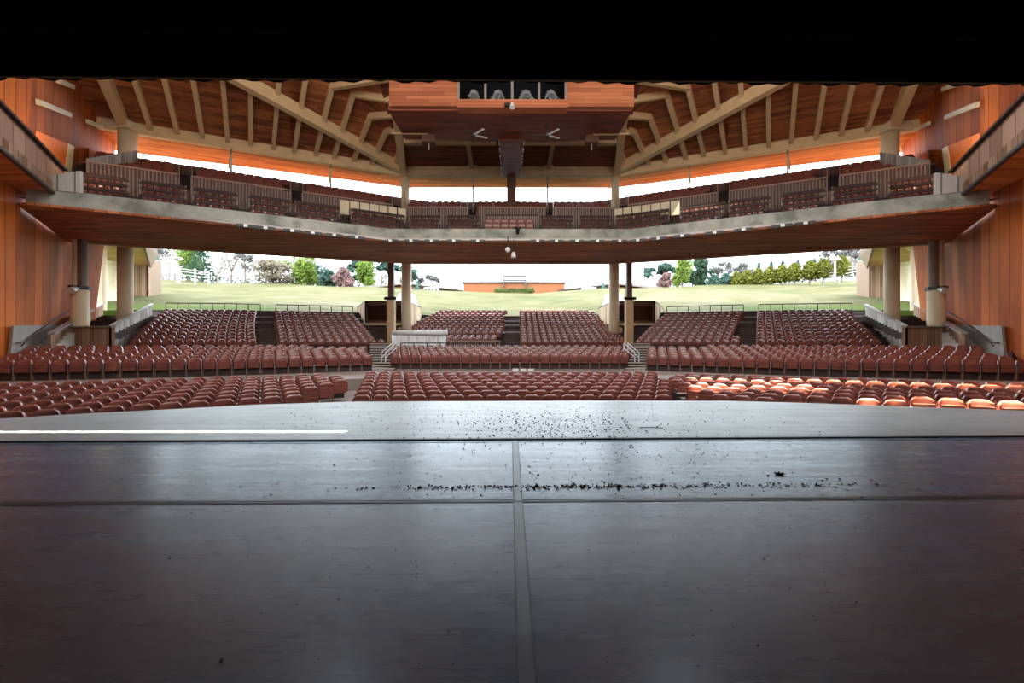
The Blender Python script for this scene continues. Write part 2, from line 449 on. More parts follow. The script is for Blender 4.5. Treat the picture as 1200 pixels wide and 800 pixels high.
tag(tw.build('twig', M['debris']), 'thin dark twig lying on the stage apron', 'twig')

# black stage house round the camera
hb = V(0, 8, 0)
structure(MB().box(-17.3, -17, -7, 8.3, 0, 15), 'wall_stage_left', M['black'])
structure(MB().box(17, 17.3, -7, 8.3, 0, 15), 'wall_stage_right', M['black'])
structure(MB().box(-17.3, 17.3, -7.3, -7, 0, 15), 'wall_stage_rear', M['black'])
structure(MB().box(-17.3, 17.3, -7.3, 8.3, 15, 15.3), 'ceiling_stage', M['black'])
# border: pleated black cloth
bd = MB(); N = 240; zt = 15.0
vs = []
for i in range(N+1):
    x = -17 + 34*i/N
    y = 8.0 + 0.035*math.sin(i*1.7) + 0.03*math.sin(i*0.61)
    zb = EYE + 5.395 - 0.0035*x
    for z in (zb, zb+.12, zb+3, zt): vs.append((x, y, z))
fs = []
for i in range(N):
    for j in range(3): a = i*4+j; fs.append((a, a+1, a+5, a+4))
bd.add(vs, fs)
o = bd.build('stage_border_curtain', M['blackcloth'], smooth=True); tag(o, 'wide black border curtain hanging across the top of the stage opening', 'curtain')
lit_edge = MB()
M['lit_edge'] = plain('curtain_lit_edge', srgb(96, 70, 44), 0.8)
lit_edge.bar((-17, 7.9, EYE+5.395+.0035*17-.02), (17, 7.9, EYE+5.395-.0035*17-.02), .02, .03)  # brown bar, light catching the cloth's bottom edge put into its colour
h = lit_edge.build('lit_edge', M['lit_edge'], o)
pp = MB().tube((-17, 7.75, EYE+6.3), (17, 7.75, EYE+6.1), .06, n=10)
tag(pp.build('batten_pipe', M['blackcloth']), 'black batten pipe hanging in front of the border curtain', 'pipe')
# proscenium returns and closure above
for s_, nm in ((-1, 'left'), (1, 'right')):
    m_ = MB().slab([(s_*17, 8.3, lo), (s_*19.6, 11.0, lo), (s_*17.9, 11.0, 22), (s_*16.5, 8.3, 22)], (s_*.3, -.3, 0))
    structure(m_, 'wall_proscenium_'+nm, M['cedar_l'] if s_ < 0 else M['cedar_r'])
structure(MB().box(-18, 18, 8.25, 8.5, 15, 23), 'wall_proscenium_top', M['black'])

# ------------------------------------------------------------------ house floor (stepped, one surface)
ts = [-13, -10.6, -4.26, -4.25, -0.36, -0.35, 4.89, 4.9, 8.39, 8.4]
k = 1
while 8.4 + .8*k < 19.9: ts += [8.4+.8*k-.005, 8.4+.8*k]; k += 1
ts += [19.99, 20.0, 22.5]
xs = [-37 + i*1.0 for i in range(75)]
def strip_floor(t_list, xs, name, mat, label):
    m_ = MB(); vs = []; fs = []
    for x in xs:
        for t in t_list: vs.append(V(x, base_y(x)+t, floor_e(t)))
    n_ = len(t_list)
    for i in range(len(xs)-1):
        for j in range(n_-1): a = i*n_+j; fs.append((a, a+n_, a+n_+1, a+1))
    m_.add(vs, fs)
    return structure(m_, name, mat, label, 'floor', origin=(0,0,0))
ia = ts.index(4.9)
strip_floor(ts[:ia+1], xs, 'floor_house', M['floorc'], 'sloping concrete floor of the front seating and cross aisle')
strip_floor(ts[ia:], xs, 'floor_terrace', M['tread'], 'dark stepped terrace of the rear seating')

# ------------------------------------------------------------------ lawn
def lawn_e(x, y):
    t = y - base_y(x)
    e = 2.7 + max(0, min(t, 60) - 20)*0.192
    if t > 60: e += (t-60)*0.01
    e += max(0, abs(x) - 24)*0.034*min(1, max(0, (t-20)/25))
    return e
m_ = MB(); vs = []; fs = []
gx = [-150 + 3*i for i in range(101)]; gt = [19.5 + i*2.0 for i in range(22)] + [63, 66, 75, 90, 120, 170]
for x in gx:
    for t in gt:
        y = base_y(x)+t
        vs.append(V(x, y, lawn_e(x, y) + (0.12*math.sin(x*.3+y*.2) if t > 24 else 0)))
nn = len(gt)
for i in range(len(gx)-1):
    for j in range(nn-1): a = i*nn+j; fs.append((a, a+nn, a+nn+1, a+1))
m_.add(vs, fs)
structure(m_, 'ground_lawn', M['lawn'], 'sunlit grass lawn rising behind the seating', 'lawn', smooth=True, origin=(0,0,0))
# outer ground beside the house, outside the walls
for s_, nm in ((-1, 'left'), (1, 'right')):
    m_ = MB().slab([V(s_*33, 20, 2.3), V(s_*150, 20, 2.6), V(s_*150, 36.5, 2.9), V(s_*33, 34.2, 2.6)], (0, 0, -.4))
    structure(m_, 'ground_side_'+nm, M['lawn'], 'grass beside the %s wall of the house' % nm, 'lawn')

# ------------------------------------------------------------------ side walls
def wpt(s_, y, e): return V(s_*wall_x(y, e), y, e)
ETOP = 21.5
for s_, nm in ((-1, 'left'), (1, 'right')):
    segs = [(11.0, 17.85), (17.62, 23.95), (23.8, 28.0)]
    for i, (y0, y1) in enumerate(segs):
        yo = 0.0
        lowE = -2.6 if i == 0 else (-0.6)
        a, b = wpt(s_, y0, lowE), wpt(s_, y1, lowE)
        c, d = wpt(s_, y1, ETOP), wpt(s_, y0, ETOP)
        # each fold of the wall starts a little proud of the last
        off = Vector((s_*0.16, -0.10, 0)) * (1 if i else 0)
        m_ = MB()
        m_.slab([a+off, b, c, d+off], (s_*0.35, 0.0, 0))
        structure(m_, 'wall_%s_%d' % (nm, i+1), M['cedar_l'] if s_ < 0 else M['cedar_r'], 'leaning cedar board wall fold %s of the %s side' % (('nearest the stage', 'in the middle', 'furthest from the stage')[i], nm), 'wall', origin=(0,0,0))
    # low concrete wall showing under the cedar beside the stair
    m_ = MB()
    p = [(17.9, -2.2), (23.9, -0.2), (23.9, 1.1), (17.9, 0.55)]
    q = []
    for y, e in ((17.75, -2.4), (24.2, -2.4), (24.2, 1.05), (17.75, .72)):
        v = wpt(s_, y, e); v.x -= s_*0.22; q.append(v)
    m_.slab(q, (s_*0.15, 0, 0))
    structure(m_, 'baseboard_'+nm, M['concrete'], 'grey concrete wall base beside the %s side stair' % nm, 'wall')

# ------------------------------------------------------------------ seats
def shell(nu, prof):
    vs = []; fs = []; m_ = len(prof)
    for i in range(nu+1):
        u = -1 + 2*i/nu
        for j, (y, z) in enumerate(prof):
            hgt = max(0, (z-.42)/.44)
            w = .262*(1 - .16*hgt**6)
            vs.append((u*w, y - .095*abs(u)**2.4*(.4+.6*hgt), z - .075*hgt**2*abs(u)**5))
    for i in range(nu):
        for j in range(m_): a = i*m_+j; b = i*m_+(j+1) % m_; fs.append((a, b, b+m_, a+m_))
    fs.append(tuple(range(m_))); fs.append(tuple(range(nu*m_, nu*m_+m_))[::-1])
    return vs, fs
PROF = [(0,.40),(.02,.52),(.045,.66),(.062,.76),(.072,.82),(.092,.848),(.125,.862),(.16,.85),(.185,.80),(.165,.76),(.12,.60),(.07,.40)]
PROFL = [(0,.40),(.045,.66),(.07,.81),(.09,.848),(.125,.862),(.16,.85),(.185,.80),(.12,.60)]
me_back = MB().add(*shell(12, PROF)).mesh('backrest', M['seat'], smooth=True)
mp = MB()
for k in range(4):
    z0 = .345 + k*.088
    y = -.085 + k*.013
    w = .20 if k in (0, 3) else .215
    mp.box(-w, w, y-.018, y+.03, z0, z0+.07)
mp.box(-.222, .222, -.06, -.012, .355, .68)
me_pan = mp.mesh('seat_pan', M['pan'])
ml = MB()
for sx in (-.283,):
    ml.box(sx-.02, sx+.02, -.03, .07, .03, .56); ml.box(sx-.03, sx+.03, -.16, .12, 0, .035)
    ml.box(sx-.028, sx+.028, -.17, .1, .55, .60)
me_leg = ml.mesh('leg', M['standard'])
mpl = MB()
mpl.add([(.125+.026*math.cos(t*math.pi/4), .092+.016*math.sin(t*math.pi/4)*.8, .852+.012*math.sin(t*math.pi/4)) for t in range(8)], [tuple(range(8))])
mpl.add([(.125+.03*math.cos(t*math.pi/4), .096+.02*math.sin(t*math.pi/4)*.8, .842+.012*math.sin(t*math.pi/4)) for t in range(8)], [tuple(range(8))])
me_plate = mpl.mesh('number_plate', M['plate'])
lowv, lowf = shell(6, PROFL)
stuff = MB(); seats = []; smi = []; ssm = []
def stage_edge(x):
    for (x0, y0), (x1, y1) in zip(edge_pts, edge_pts[1:]):
        if x <= x1: return y0 + (y1-y0)*(x-x0)/(x1-x0)
    return 4.0
def seat_row(block, row, x_a, x_b, t, fn, sl, e, mode='house', facing=True):
    """seats along the plan line fn+t between x_a and x_b"""
    if x_b < x_a: x_a, x_b = x_b, x_a
    pos = []; x = x_a; sp = 0.565
    while x <= x_b:
        s_ = sl(x); pos.append((x, fn(x)+t, math.atan(s_)))
        x += sp*math.cos(math.atan(s_))
    for i, (x, y, a) in enumerate(pos):
      if y > stage_edge(x) + .55 and (mode != 'near' or abs(x) < 15.9 + max(0, y-8.0)*.85): seats.append(dict(b=block, r=row, i=i, n=len(pos), x=x, y=y, a=a, e=e, mode=mode))
# front blocks (between stage and cross aisle)
for r in range(8):
    t = -10.2 + r*0.79
    e = floor_e(t)
    k = r/7
    seat_row('centre front', r, -(4.45 + 1.7*k), 4.95 + 1.65*k, t, lambda x: 21.7, lambda x: 0, e, 'near')
    xi = (6.35, 6.35, 6.35, 6.35, 6.4, 6.6, 7.0, 7.7)[r]
    for s_, nm in ((-1, 'left front'), (1, 'right front')):
        xa = s_*xi; xb = s_*min(22.5, wall_x(base_y(17)+t, e)-1.2)
        if s_ < 0: seat_row(nm, r, xb, xa, t+.3, base_y, base_slope, e, 'near')
        else: seat_row(nm, r, xa, xb, t+.3, base_y, base_slope, e, 'near')
# middle blocks
for r in range(5):
    t = r*0.85
    seat_row('centre middle', r, x_at(R(463), t, lambda x: 21.7), x_at(R(742), t, lambda x: 21.7), t+.15, lambda x: 21.7, lambda x: 0, floor_e(t+.15))
for r in range(6):
    t = r*0.83
    for s_, nm in ((-1, 'left middle'), (1, 'right middle')):
        ri = 432 if r < 5 else 362
        xa = s_*abs(x_at(R(ri), t, base_y)); xb = s_*(wall_x(min(24, base_y(22)+t), -1)-1.0)
        if abs(xb) < abs(xa): continue
        seat_row(nm, r, min(xa, xb), max(xa, xb), t, base_y, base_slope, floor_e(t))
# rear blocks
for r in range(14):
    t = 8.75 + r*0.8; e = floor_e(t); k = r/10.0
    if r < 11:
        for s_ in (-1, 1):
            nm = 'left' if s_ < 0 else 'right'
            a, b = x_at(R(160+38*k), t, base_y), x_at(R(303), t, base_y)
            a, b = sorted((s_*abs(a), s_*abs(b))); seat_row(nm+' outer rear', r, a, b, t, base_y, base_slope, e)
            a, b = x_at(R(333-8*k), t, base_y), x_at(R(447-35*k), t, base_y)
            a, b = sorted((s_*abs(a), s_*abs(b))); seat_row(nm+' inner rear', r, a, b, t, base_y, base_slope, e)
    k = r/13.0
    seat_row('right centre rear', r, x_at(R(614-2*k), t, lambda x: 21.7), x_at(R(733-41*k), t, lambda x: 21.7), t, lambda x: 21.7, lambda x: 0, e)
    if r >= 3:
        seat_row('left centre rear', r, x_at(R(463+54*k), t, lambda x: 21.7), x_at(R(589+3*k), t, lambda x: 21.7), t, lambda x: 21.7, lambda x: 0, e)
seat_row('left centre box', 0, -4.7, -0.9, 7.6, lambda x: 21.7, lambda x: 0, -.5)
seat_row('left centre box', 1, -4.7, -0.9, 8.5, lambda x: 21.7, lambda x: 0, -.35)
# balcony
LOW = [(96, 152), (166, 219), (228, 279), (293, 341), (347, 398), (412, 474), (481, 516), (524, 562)]
for r in range(3):
    t = .95 + r*1.0; e = 6.62 + .6*r
    for a, b in LOW:
        for s_ in (-1, 1):
            xa, xb = sorted((s_*abs(x_at(R(a), t, bal_y)), s_*abs(x_at(R(b), t, bal_y))))
            seat_row('balcony', r, xa+.3, xb-.3, t, bal_y, bal_slope, e, 'bal')
    seat_row('balcony', r, -1.5, 1.7, t, bal_y, bal_slope, e, 'bal')
UP = [(106, 211), (226, 341), (355, 460), (474, 548)]
for r in range(7):
    t = 5.5 + r*.85; e = 9.3 + .42*r
    for a, b in UP:
        for s_ in (-1, 1):
            k = r*2.0
            xa, xb = sorted((s_*abs(x_at(R(a+k*.6), t, bal_y)), s_*abs(x_at(R(b), t, bal_y))))
            seat_row('balcony', r, xa+.3, xb-.3, t, bal_y, bal_slope, e, 'bal')
    seat_row('balcony', r, x_at(R(563), t, bal_y), x_at(R(635), t, bal_y), t, bal_y, bal_slope, e, 'bal')

# the 300 nearest seats in view are things; the rest is one object
def vis(sx):
    if sx['mode'] != 'near': return 1e9
    r = sx['x']/sx['y']*F + PX0
    if r < -12 or r > 1212: return 1e9
    return sx['y']
order = sorted(seats, key=vis)[:300]
chosen = set(id(q) for q in order)
ones = 'first second third fourth fifth sixth seventh eighth ninth tenth eleventh twelfth thirteenth fourteenth fifteenth sixteenth seventeenth eighteenth nineteenth twentieth'.split()
def ordw(n): return ones[n-1] if n <= 20 else ('twenty-' + ones[n-21] if n < 30 else ('thirtieth' if n == 30 else 'thirty-' + ones[n-31]))
for q in seats:
    if id(q) in chosen:
        o = bpy.data.objects.new('theatre_seat', None); col.objects.link(o); o.empty_display_size = .2
        o.location = V(q['x'], q['y'], q['e']); o.rotation_euler = (0, 0, q['a'])
        if q['b'] == 'centre front': cnt = q['i']+1; wh = 'from its left end'
        elif q['b'] == 'left front': cnt = q['n']-q['i']; wh = 'from the aisle'
        else: cnt = q['i']+1; wh = 'from the aisle'
        tag(o, 'moulded theatre seat, %s %s in the %s row, %s block' % (ordw(cnt), wh, ordw(q['r']+1), q['b']), 'seat', 'folding seats in front of the stage')
        for nm, me in (('backrest', me_back), ('seat_pan', me_pan), ('leg', me_leg), ('number_plate', me_plate)):
            c = bpy.data.objects.new(nm, me); c.parent = o; col.objects.link(c)
    else:
        ca, sa = math.cos(q['a']), math.sin(q['a'])
        P = V(q['x'], q['y'], q['e'])
        tr = lambda p: (P.x + p[0]*ca - p[1]*sa, P.y + p[0]*sa + p[1]*ca, P.z + p[2])
        stuff.add([tr(p) for p in lowv], lowf); smi += [0]*len(lowf); ssm += [True]*(len(lowf)-2) + [False]*2
        def bx(x0, x1, y0, y1, z0, z1, m_i=0):
            smi.extend([m_i]*6); ssm.extend([False]*6)
            pts = [(x0,y0,z0),(x1,y0,z0),(x1,y1,z0),(x0,y1,z0),(x0,y0,z1),(x1,y0,z1),(x1,y1,z1),(x0,y1,z1)]
            stuff.add([tr(p) for p in pts], [(0,3,2,1),(4,5,6,7),(0,1,5,4),(1,2,6,5),(2,3,7,6),(3,0,4,7)])
        if q['b'] in ('centre middle', 'left middle', 'right middle') and q['r'] == 0 or q['mode'] == 'near':
            for k in range(4):
                y = -.085+k*.013; bx(-.21, .21, y-.018, y+.03, .345+k*.088, .345+k*.088+.07)
            bx(-.222, .222, -.06, -.012, .355, .68, 2)  # dark board, shade between the ribs put into the colour
            bx(-.24, .24, .02, .06, .02, .40, 2)  # dark sheet added for the shade under the folded seat
        else:
            bx(-.215, .215, -.10, -.03, .35, .69)
        bx(-.30, -.265, -.08, .06, 0, .60, 1)
print('SEATS', len(seats), 'individual', len(chosen))
me = stuff.mesh('theatre_seating', M['seat'], (0,0,0), False, [M['standard'], M['tread']], smi, ssm)
o = bpy.data.objects.new('theatre_seating', me); col.objects.link(o)
tag(o, 'remaining rows of red-brown moulded seats in the house and balcony', 'seats', kind='stuff')

# ------------------------------------------------------------------ balcony
BAL = empty('balcony', V(0, 24, 6.24))
tag(BAL, 'wide curved balcony with a stained concrete front and timber underside', 'balcony')
BF = [(-21.95, 17.5), (-7.5, 24.0), (7.5, 24.0), (21.95, 17.5)]
def band(m_, pts, e0, e1, th):
    """wall following plan points, th thick towards the back"""
    for (xa, ya), (xb, yb) in zip(pts, pts[1:]):
        d = Vector((xb-xa, yb-ya, 0)).normalized(); n_ = Vector((-d.y, d.x, 0))
        m_.slab([V(xa, ya, e0), V(xb, yb, e0), V(xb, yb, e1), V(xa, ya, e1)], n_*th)
    return m_
m_ = band(MB(), BF, 6.26, 7.04, .35); m_.build('fascia', M['fascia'], BAL)
def edge_z(X): return 30.1 if abs(X) < 8 else 30.1 - (abs(X)-8)*.33
# underside: level to the back edge, then rising behind
m_ = MB()
def sof(x): return [bal_y(x), edge_z(x)]
xsl = [-21.9, -20, -18, -16, -14, -12, -10, -7.5, -4, 0, 4, 7.5, 10, 12, 14, 16, 18, 20, 21.9]
def soff_quad(a, b, c, d): m_.slab([a, b, c, d], (0, 0, .12))
for a, b in zip(xsl, xsl[1:]):
    soff_quad(V(a, bal_y(a), 6.2), V(b, bal_y(b), 6.2), V(b, edge_z(b), 6.2), V(a, edge_z(a), 6.2))
    soff_quad(V(a, edge_z(a), 6.2), V(b, edge_z(b), 6.2), V(b, 38, 9.0), V(a, 38, 9.0))
for s_ in (-1, 1):
    a = V(s_*21.9, 17.55, 6.2); w1 = V(s_*wall_x(17.6, 6.2), 17.6, 6.2); w2 = V(s_*wall_x(23.7, 6.2), 23.7, 6.2); e1 = V(s_*wall_x(24.4, 6.2), 24.4, 6.2); e0 = V(s_*21.9, edge_z(21.9), 6.2)
    m_.slab([a, w1, w2, e1, e0], (0, 0, .12))
    w3 = V(s_*wall_x(28, 9), 28.0, 7.4)
    m_.slab([e0, e1, w3, V(s_*30, 38, 9.0), V(s_*21.9, 38, 9.0)], (0, 0, .12))
m_.build('soffit', M['soffit'], BAL)
# lighter trim board along the soffit's back edge
m_ = MB()
pts = [(-26.5, edge_z(26.5)-.1), (-8, 30.0), (8, 30.0), (26.5, edge_z(26.5)-.1)]
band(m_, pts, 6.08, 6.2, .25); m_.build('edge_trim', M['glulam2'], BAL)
# tiers
def tiers(tl, el, name, mat, xlim):
    m_ = MB(); vs = []; fs = []
    t2 = []; e2 = []
    for i in range(len(tl)-1):
        t2 += [tl[i], tl[i+1]-.01]; e2 += [el[i], el[i]]
    xx = [-xlim + 2*xlim*i/60 for i in range(61)]
    for x in xx:
        for t, e in zip(t2, e2): vs.append(V(x, bal_y(x)+t, e))
    n_ = len(t2)
    for i in range(60):
        for j in range(n_-1): a = i*n_+j; fs.append((a, a+n_, a+n_+1, a+1))
    m_.add(vs, fs); m_.build(name, mat, BAL)
tiers([.34, 1.45, 2.45, 5.0], [6.6, 7.2, 7.8], 'lower_tier', M['tread'], 22.5)
up_t = [5.05] + [6.1 + .85*r for r in range(6)] + [11.9]; up_e = [9.28 + .42*r for r in range(7)]
tiers(up_t, up_e, 'upper_tier', M['tread'], 27.5)
# walls under and at the back of the upper tier
m_ = MB()
for i in range(60):
    a = -27.5+55*i/60; b = -27.5+55*(i+1)/60
    m_.slab([V(a, bal_y(a)+5.1, 7.8), V(b, bal_y(b)+5.1, 7.8), V(b, bal_y(b)+5.1, 9.3), V(a, bal_y(a)+5.1, 9.3)], (0, .1, 0))
m_.build('tier_wall', M['slat'], BAL)
m_ = MB()
for i in range(60):
    a = -28+56*i/60; b = -28+56*(i+1)/60
    m_.slab([V(a, bal_y(a)+11.8, 11.8), V(b, bal_y(b)+11.8, 11.8), V(b, bal_y(b)+11.8, 13.0), V(a, bal_y(a)+11.8, 13.0)], (0, .1, 0))
m_.build('back_parapet', M['slat'], BAL)

# slatted barriers in front of the upper tier (one per block)
def barrier(xa, xb, t, e0, e1, name, label, mat, pitch=.16, slatw=.055, group=None, topw=.1, mats=None, fn=bal_y, cat='railing', back=False):
    n_ = max(1, int(abs(xb-xa)/3)); xs_ = [xa+(xb-xa)*i/n_ for i in range(n_+1)]
    if xa < 7.5 < xb: xs_ = sorted(xs_+[7.5])
    if xa < -7.5 < xb: xs_ = sorted(xs_+[-7.5])
    P = lambda x, e: V(x, fn(x)+t, e)
    root = empty(name, P((xa+xb)/2, e0)); tag(root, label, cat, group)
    m_ = MB()
    for a, b in zip(xs_, xs_[1:]):
        m_.bar(P(a, e1), P(b, e1), topw, .07)
    m_.build('top_rail', mats or mat, root)
    m_ = MB(); x = xa
    while x <= xb + .01:
        p = P(x, e0); m_.box(p.x-slatw/2, p.x+slatw/2, p.y-.02, p.y+.02, e0+EYE, e1+EYE-.03)
        x += pitch
    m_.build('slat_panel', mat, root)
    m_ = MB()
    for a, b in zip(xs_, xs_[1:]): m_.bar(P(a, e0+.08), P(b, e0+.08), .05, .06)
    m_.build('bottom_rail', mat, root)
    if back:
        m_ = MB()
        for a, b in zip(xs_, xs_[1:]): m_.slab([P(a, e0)+Vector((0,.06,0)), P(b, e0)+Vector((0,.06,0)), P(b, e1-.1)+Vector((0,.06,0)), P(a, e1-.1)+Vector((0,.06,0))], (0,.03,0))
        m_.build('backing_board', M['slatd'], root)
    return root
M['slatd'] = plain('dark_slat_stain', srgb(88, 68, 64), 0.6, var=.15)
M['slatl'] = plain('pale_slat_edge', srgb(150, 128, 116), 0.55, var=.12)
names_u = ['beside the side wall', 'second from the side wall', 'third from the side wall', 'beside the middle block']
for s_, nm in ((-1, 'left'), (1, 'right')):
    for j, (a, b) in enumerate(UP):
        xa, xb = sorted((s_*abs(x_at(R(a), 5.0, bal_y)), s_*abs(x_at(R(b), 5.0, bal_y))))
        barrier(xa, xb, 4.98, 8.3, 10.1, 'slat_barrier', 'tall slatted barrier of the upper balcony on the %s half, %s' % (nm, names_u[j]), M['slatl'], group='slatted barriers of the upper balcony', back=True)
        # dark board backing behind the slats
        # sloping rails down both sides of the block
        for q, (xx, ratio) in enumerate(((s_*abs(x_at(R(a), 5, bal_y)), a), (s_*abs(x_at(R(b), 5, bal_y)), b))):
            root_l = 'sloping end rail %s the %s upper balcony block %s' % (('outside', 'inside')[q], nm, names_u[j])
            m_ = MB()
            x2 = s_*abs(x_at(R(ratio), 11.2, bal_y))
            p0 = V(xx, bal_y(xx)+5.0, 10.05); p1 = V(x2, bal_y(x2)+11.2, 13.1)
            m_.slab([p0-Vector((0,0,.9)), p1-Vector((0,0,.9)), p1, p0], (.06, 0, 0))
            e_ = m_.build('end_rail', M['railg']); tag(e_, root_l, 'railing', 'sloping end rails of the balcony blocks')
barrier(x_at(R(562), 5, bal_y), x_at(R(640), 5, bal_y), 4.98, 8.3, 10.1, 'slat_barrier', 'tall slatted barrier of the upper balcony in the middle under the brown post', M['slatl'], group='slatted barriers of the upper balcony', back=True)
low_n = ['outermost', 'second', 'third', 'fourth', 'fifth', 'sixth', 'seventh', 'eighth']
for s_, nm in ((-1, 'left'), (1, 'right')):
    for j, (a, b) in enumerate(LOW):
        root = None
        for r in range(3):
            t = .55 + r; e0 = 6.62+.6*r
            pass
        xa, xb = sorted((s_*abs(x_at(R(a), 3.4, bal_y)), s_*abs(x_at(R(b), 3.4, bal_y))))
        root = barrier(xa, xb, 3.4, 7.8, 8.95, 'box_railing', '%s low railing round the lower balcony seats, counted from the %s wall' % (low_n[j], nm), M['slatl'], .2, .05, 'railings of the lower balcony', .08, M['rail'])
        for r in range(3):
            m_ = MB(); t = .42+r; e1 = 7.38+.6*r
            xa2, xb2 = sorted((s_*abs(x_at(R(a), t, bal_y)), s_*abs(x_at(R(b), t, bal_y))))
            n_ = 3
            for i in range(n_):
                u, v = xa2+(xb2-xa2)*i/n_, xa2+(xb2-xa2)*(i+1)/n_
                m_.bar(V(u, bal_y(u)+t, e1), V(v, bal_y(v)+t, e1), .08, .13)
            np_ = max(4, int((xb2-xa2)/.24))
            for i in range(np_+1):
                u = xa2+(xb2-xa2)*i/np_; m_.box(u-.022, u+.022, bal_y(u)+t-.03, bal_y(u)+t+.03, e1-.78+EYE, e1+EYE)
            m_.build('row_rail', M['rail'], root)
        for x0, x1, tag_ in ((s_*abs(x_at(R(a), .5, bal_y)), s_*abs(x_at(R(a), 3.4, bal_y)), 0), (s_*abs(x_at(R(b), .5, bal_y)), s_*abs(x_at(R(b), 3.4, bal_y)), 1)):
            m_ = MB().bar(V(x0, bal_y(x0)+.5, 7.45), V(x1, bal_y(x1)+3.4, 8.95), .07, .1)
            m_.build('side_rail', M['railg'], root)
root = barrier(-1.75, 2.0, 3.4, 7.8, 9.0, 'box_railing', 'low railing round the middle box of the lower balcony', M['slatl'], .2, .05, 'railings of the lower balcony', .08, M['rail'])
for s_, nm in ((-1, 'left'), (1, 'right')):
    xa, xb = sorted((s_*abs(x_at(R(398), 3.5, bal_y)), s_*abs(x_at(R(476), 3.5, bal_y))))
    rt = empty('panel_screen', V((xa+xb)/2, bal_y((xa+xb)/2)+3.5, 7.9)); tag(rt, 'row of cream panels closing the back of a lower balcony box, %s half' % nm, 'screen', 'cream panel screens')
    xe = [xa, (-7.5 if s_ < 0 else 7.5), xb] if xa < s_*7.5 < xb else [xa, xb]
    n_ = 7
    for i in range(n_):
        u, v = xa+(xb-xa)*i/n_+.04, xa+(xb-xa)*(i+1)/n_-.04
        MB().slab([V(u, bal_y(u)+3.55, 8.55), V(v, bal_y(v)+3.55, 8.55), V(v, bal_y(v)+3.55, 9.5), V(u, bal_y(u)+3.55, 9.5)], (0, .06, 0)).build('panel', M['cream'], rt)
# end walls of the balcony: grey boards and white covered heaps
for s_, nm in ((-1, 'left'), (1, 'right')):
    m_ = MB()
    xw = wall_x(20.8, 8)
    m_.slab([V(s_*21.98, 17.44, 7.0), V(s_*20.3, 18.2, 7.0), V(s_*20.3, 18.2, 8.05), V(s_*21.98, 17.44, 7.3)], (0, .14, 0))
    tag(m_.build('end_parapet', M['slatg']), 'grey boarded end parapet of the balcony at the %s gallery' % nm, 'parapet')
    m_ = MB(); xo = x_at(R(106), 5.0, bal_y)
    m_.slab([V(s_*abs(xo), bal_y(xo)+5.0, 9.3), V(s_*(abs(xo)+.9), bal_y(xo)+8.8, 11.2), V(s_*(abs(xo)+.9), bal_y(xo)+8.8, 12.6), V(s_*abs(xo), bal_y(xo)+5.0, 10.3)], (s_*.12, 0, 0))
    tag(m_.build('end_wall', M['slatg']), 'grey boarded wall closing the upper balcony beside the %s cedar wall' % nm, 'wall')

# lighting brackets along the balcony front
br_x = []
for px in (289, 312, 343, 367, 392, 418, 458, 482, 506, 532, 560):
    br_x += [(-1, px)]
for px in (630, 652, 676, 700, 726, 748, 772, 800, 838, 872, 918, 945): br_x += [(1, px)]
proto = None
for i, (s_, px) in enumerate(br_x):
    x = x_at(R(px), -.15, bal_y); y = bal_y(x)-.12; ang = math.atan(bal_slope(x))
    if proto is None:
        rt = empty('light_bracket', (0,0,0))
        MB().box(-.45, .45, -.05, .1, -.20, -.04).build('mounting_plate', M['blackmetal'], rt)
        MB().box(-.09, .09, -.14, -.03, -.2, -.06).build('socket', M['white'], rt)
        MB().tube((-.3,-.02,-.2), (-.3,-.02,-.3), .03).build('clamp', M['blackmetal'], rt)
        proto = rt
    else:
        rt = proto.copy(); col.objects.link(rt)
        for c in list(proto.children):
            d = c.copy(); d.parent = rt; col.objects.link(d)
    rt.location = V(x, y, 6.36); rt.rotation_euler = (0, 0, ang)
    cnt = i+1 if s_ < 0 else len(br_x)-i
    tag(rt, 'black lighting bracket under the balcony front, %s counted inward from the %s end' % (ordw(cnt), 'left' if s_ < 0 else 'right'), 'bracket', 'lighting brackets on the balcony front')
m_ = MB()
for a, b in ((-10.3, -7.5), (-7.5, 7.5), (7.5, 16.5)):
    m_.bar(V(a, bal_y(a)-.07, 6.34), V(b, bal_y(b)-.07, 6.34), .1, .14)
m_.bar(V(-17, bal_y(-17)-.07, 6.34), V(-10.3, bal_y(-10.3)-.07, 6.34), .1, .14)
tag(m_.build('cable_tray', M['railg']), 'grey cable tray fixed along the bottom of the balcony front', 'cable tray')
# camera and lamp hanging at the middle of the balcony front
rt = empty('security_camera', V(-.15, 23.55, 5.45)); tag(rt, 'white dome camera hanging below the middle of the balcony front', 'camera')
MB().tube(V(-.15, 23.75, 6.5), V(-.15, 23.55, 5.75), .03).build('arm', M['blackmetal'], rt)
MB().ball(V(-.15, 23.55, 5.62), .17).build('dome', M['white'], rt, smooth=True)
rt = empty('floodlight', V(.2, 23.5, 5.1)); tag(rt, 'small white floodlight hanging lowest under the balcony front', 'floodlight')
MB().tube(V(.2, 23.8, 6.3), V(.2, 23.5, 5.4), .025).build('cord', M['blackmetal'], rt)
MB().tube(V(.2, 23.5, 5.42), V(.2, 23.42, 5.1), .12, .16, 12).build('head', M['white'], rt, smooth=True)
rt = empty('spotlight', V(.45, 23.6, 6.6)); tag(rt, 'dark spotlight clamped on the middle of the balcony front', 'spotlight')
MB().tube(V(.45, 23.7, 6.65), V(.45, 23.45, 6.85), .1, .14, 10).build('body', M['blackmetal'], rt)
mm = MB()
for dx in (-.3, -.15, .15, .3): mm.tube(V(.45, 23.6, 6.95), V(.45+dx, 23.45, 7.05-abs(dx)*.4), .03, .04, 6)
mm.build('bracket_arms', M['blackmetal'], rt)

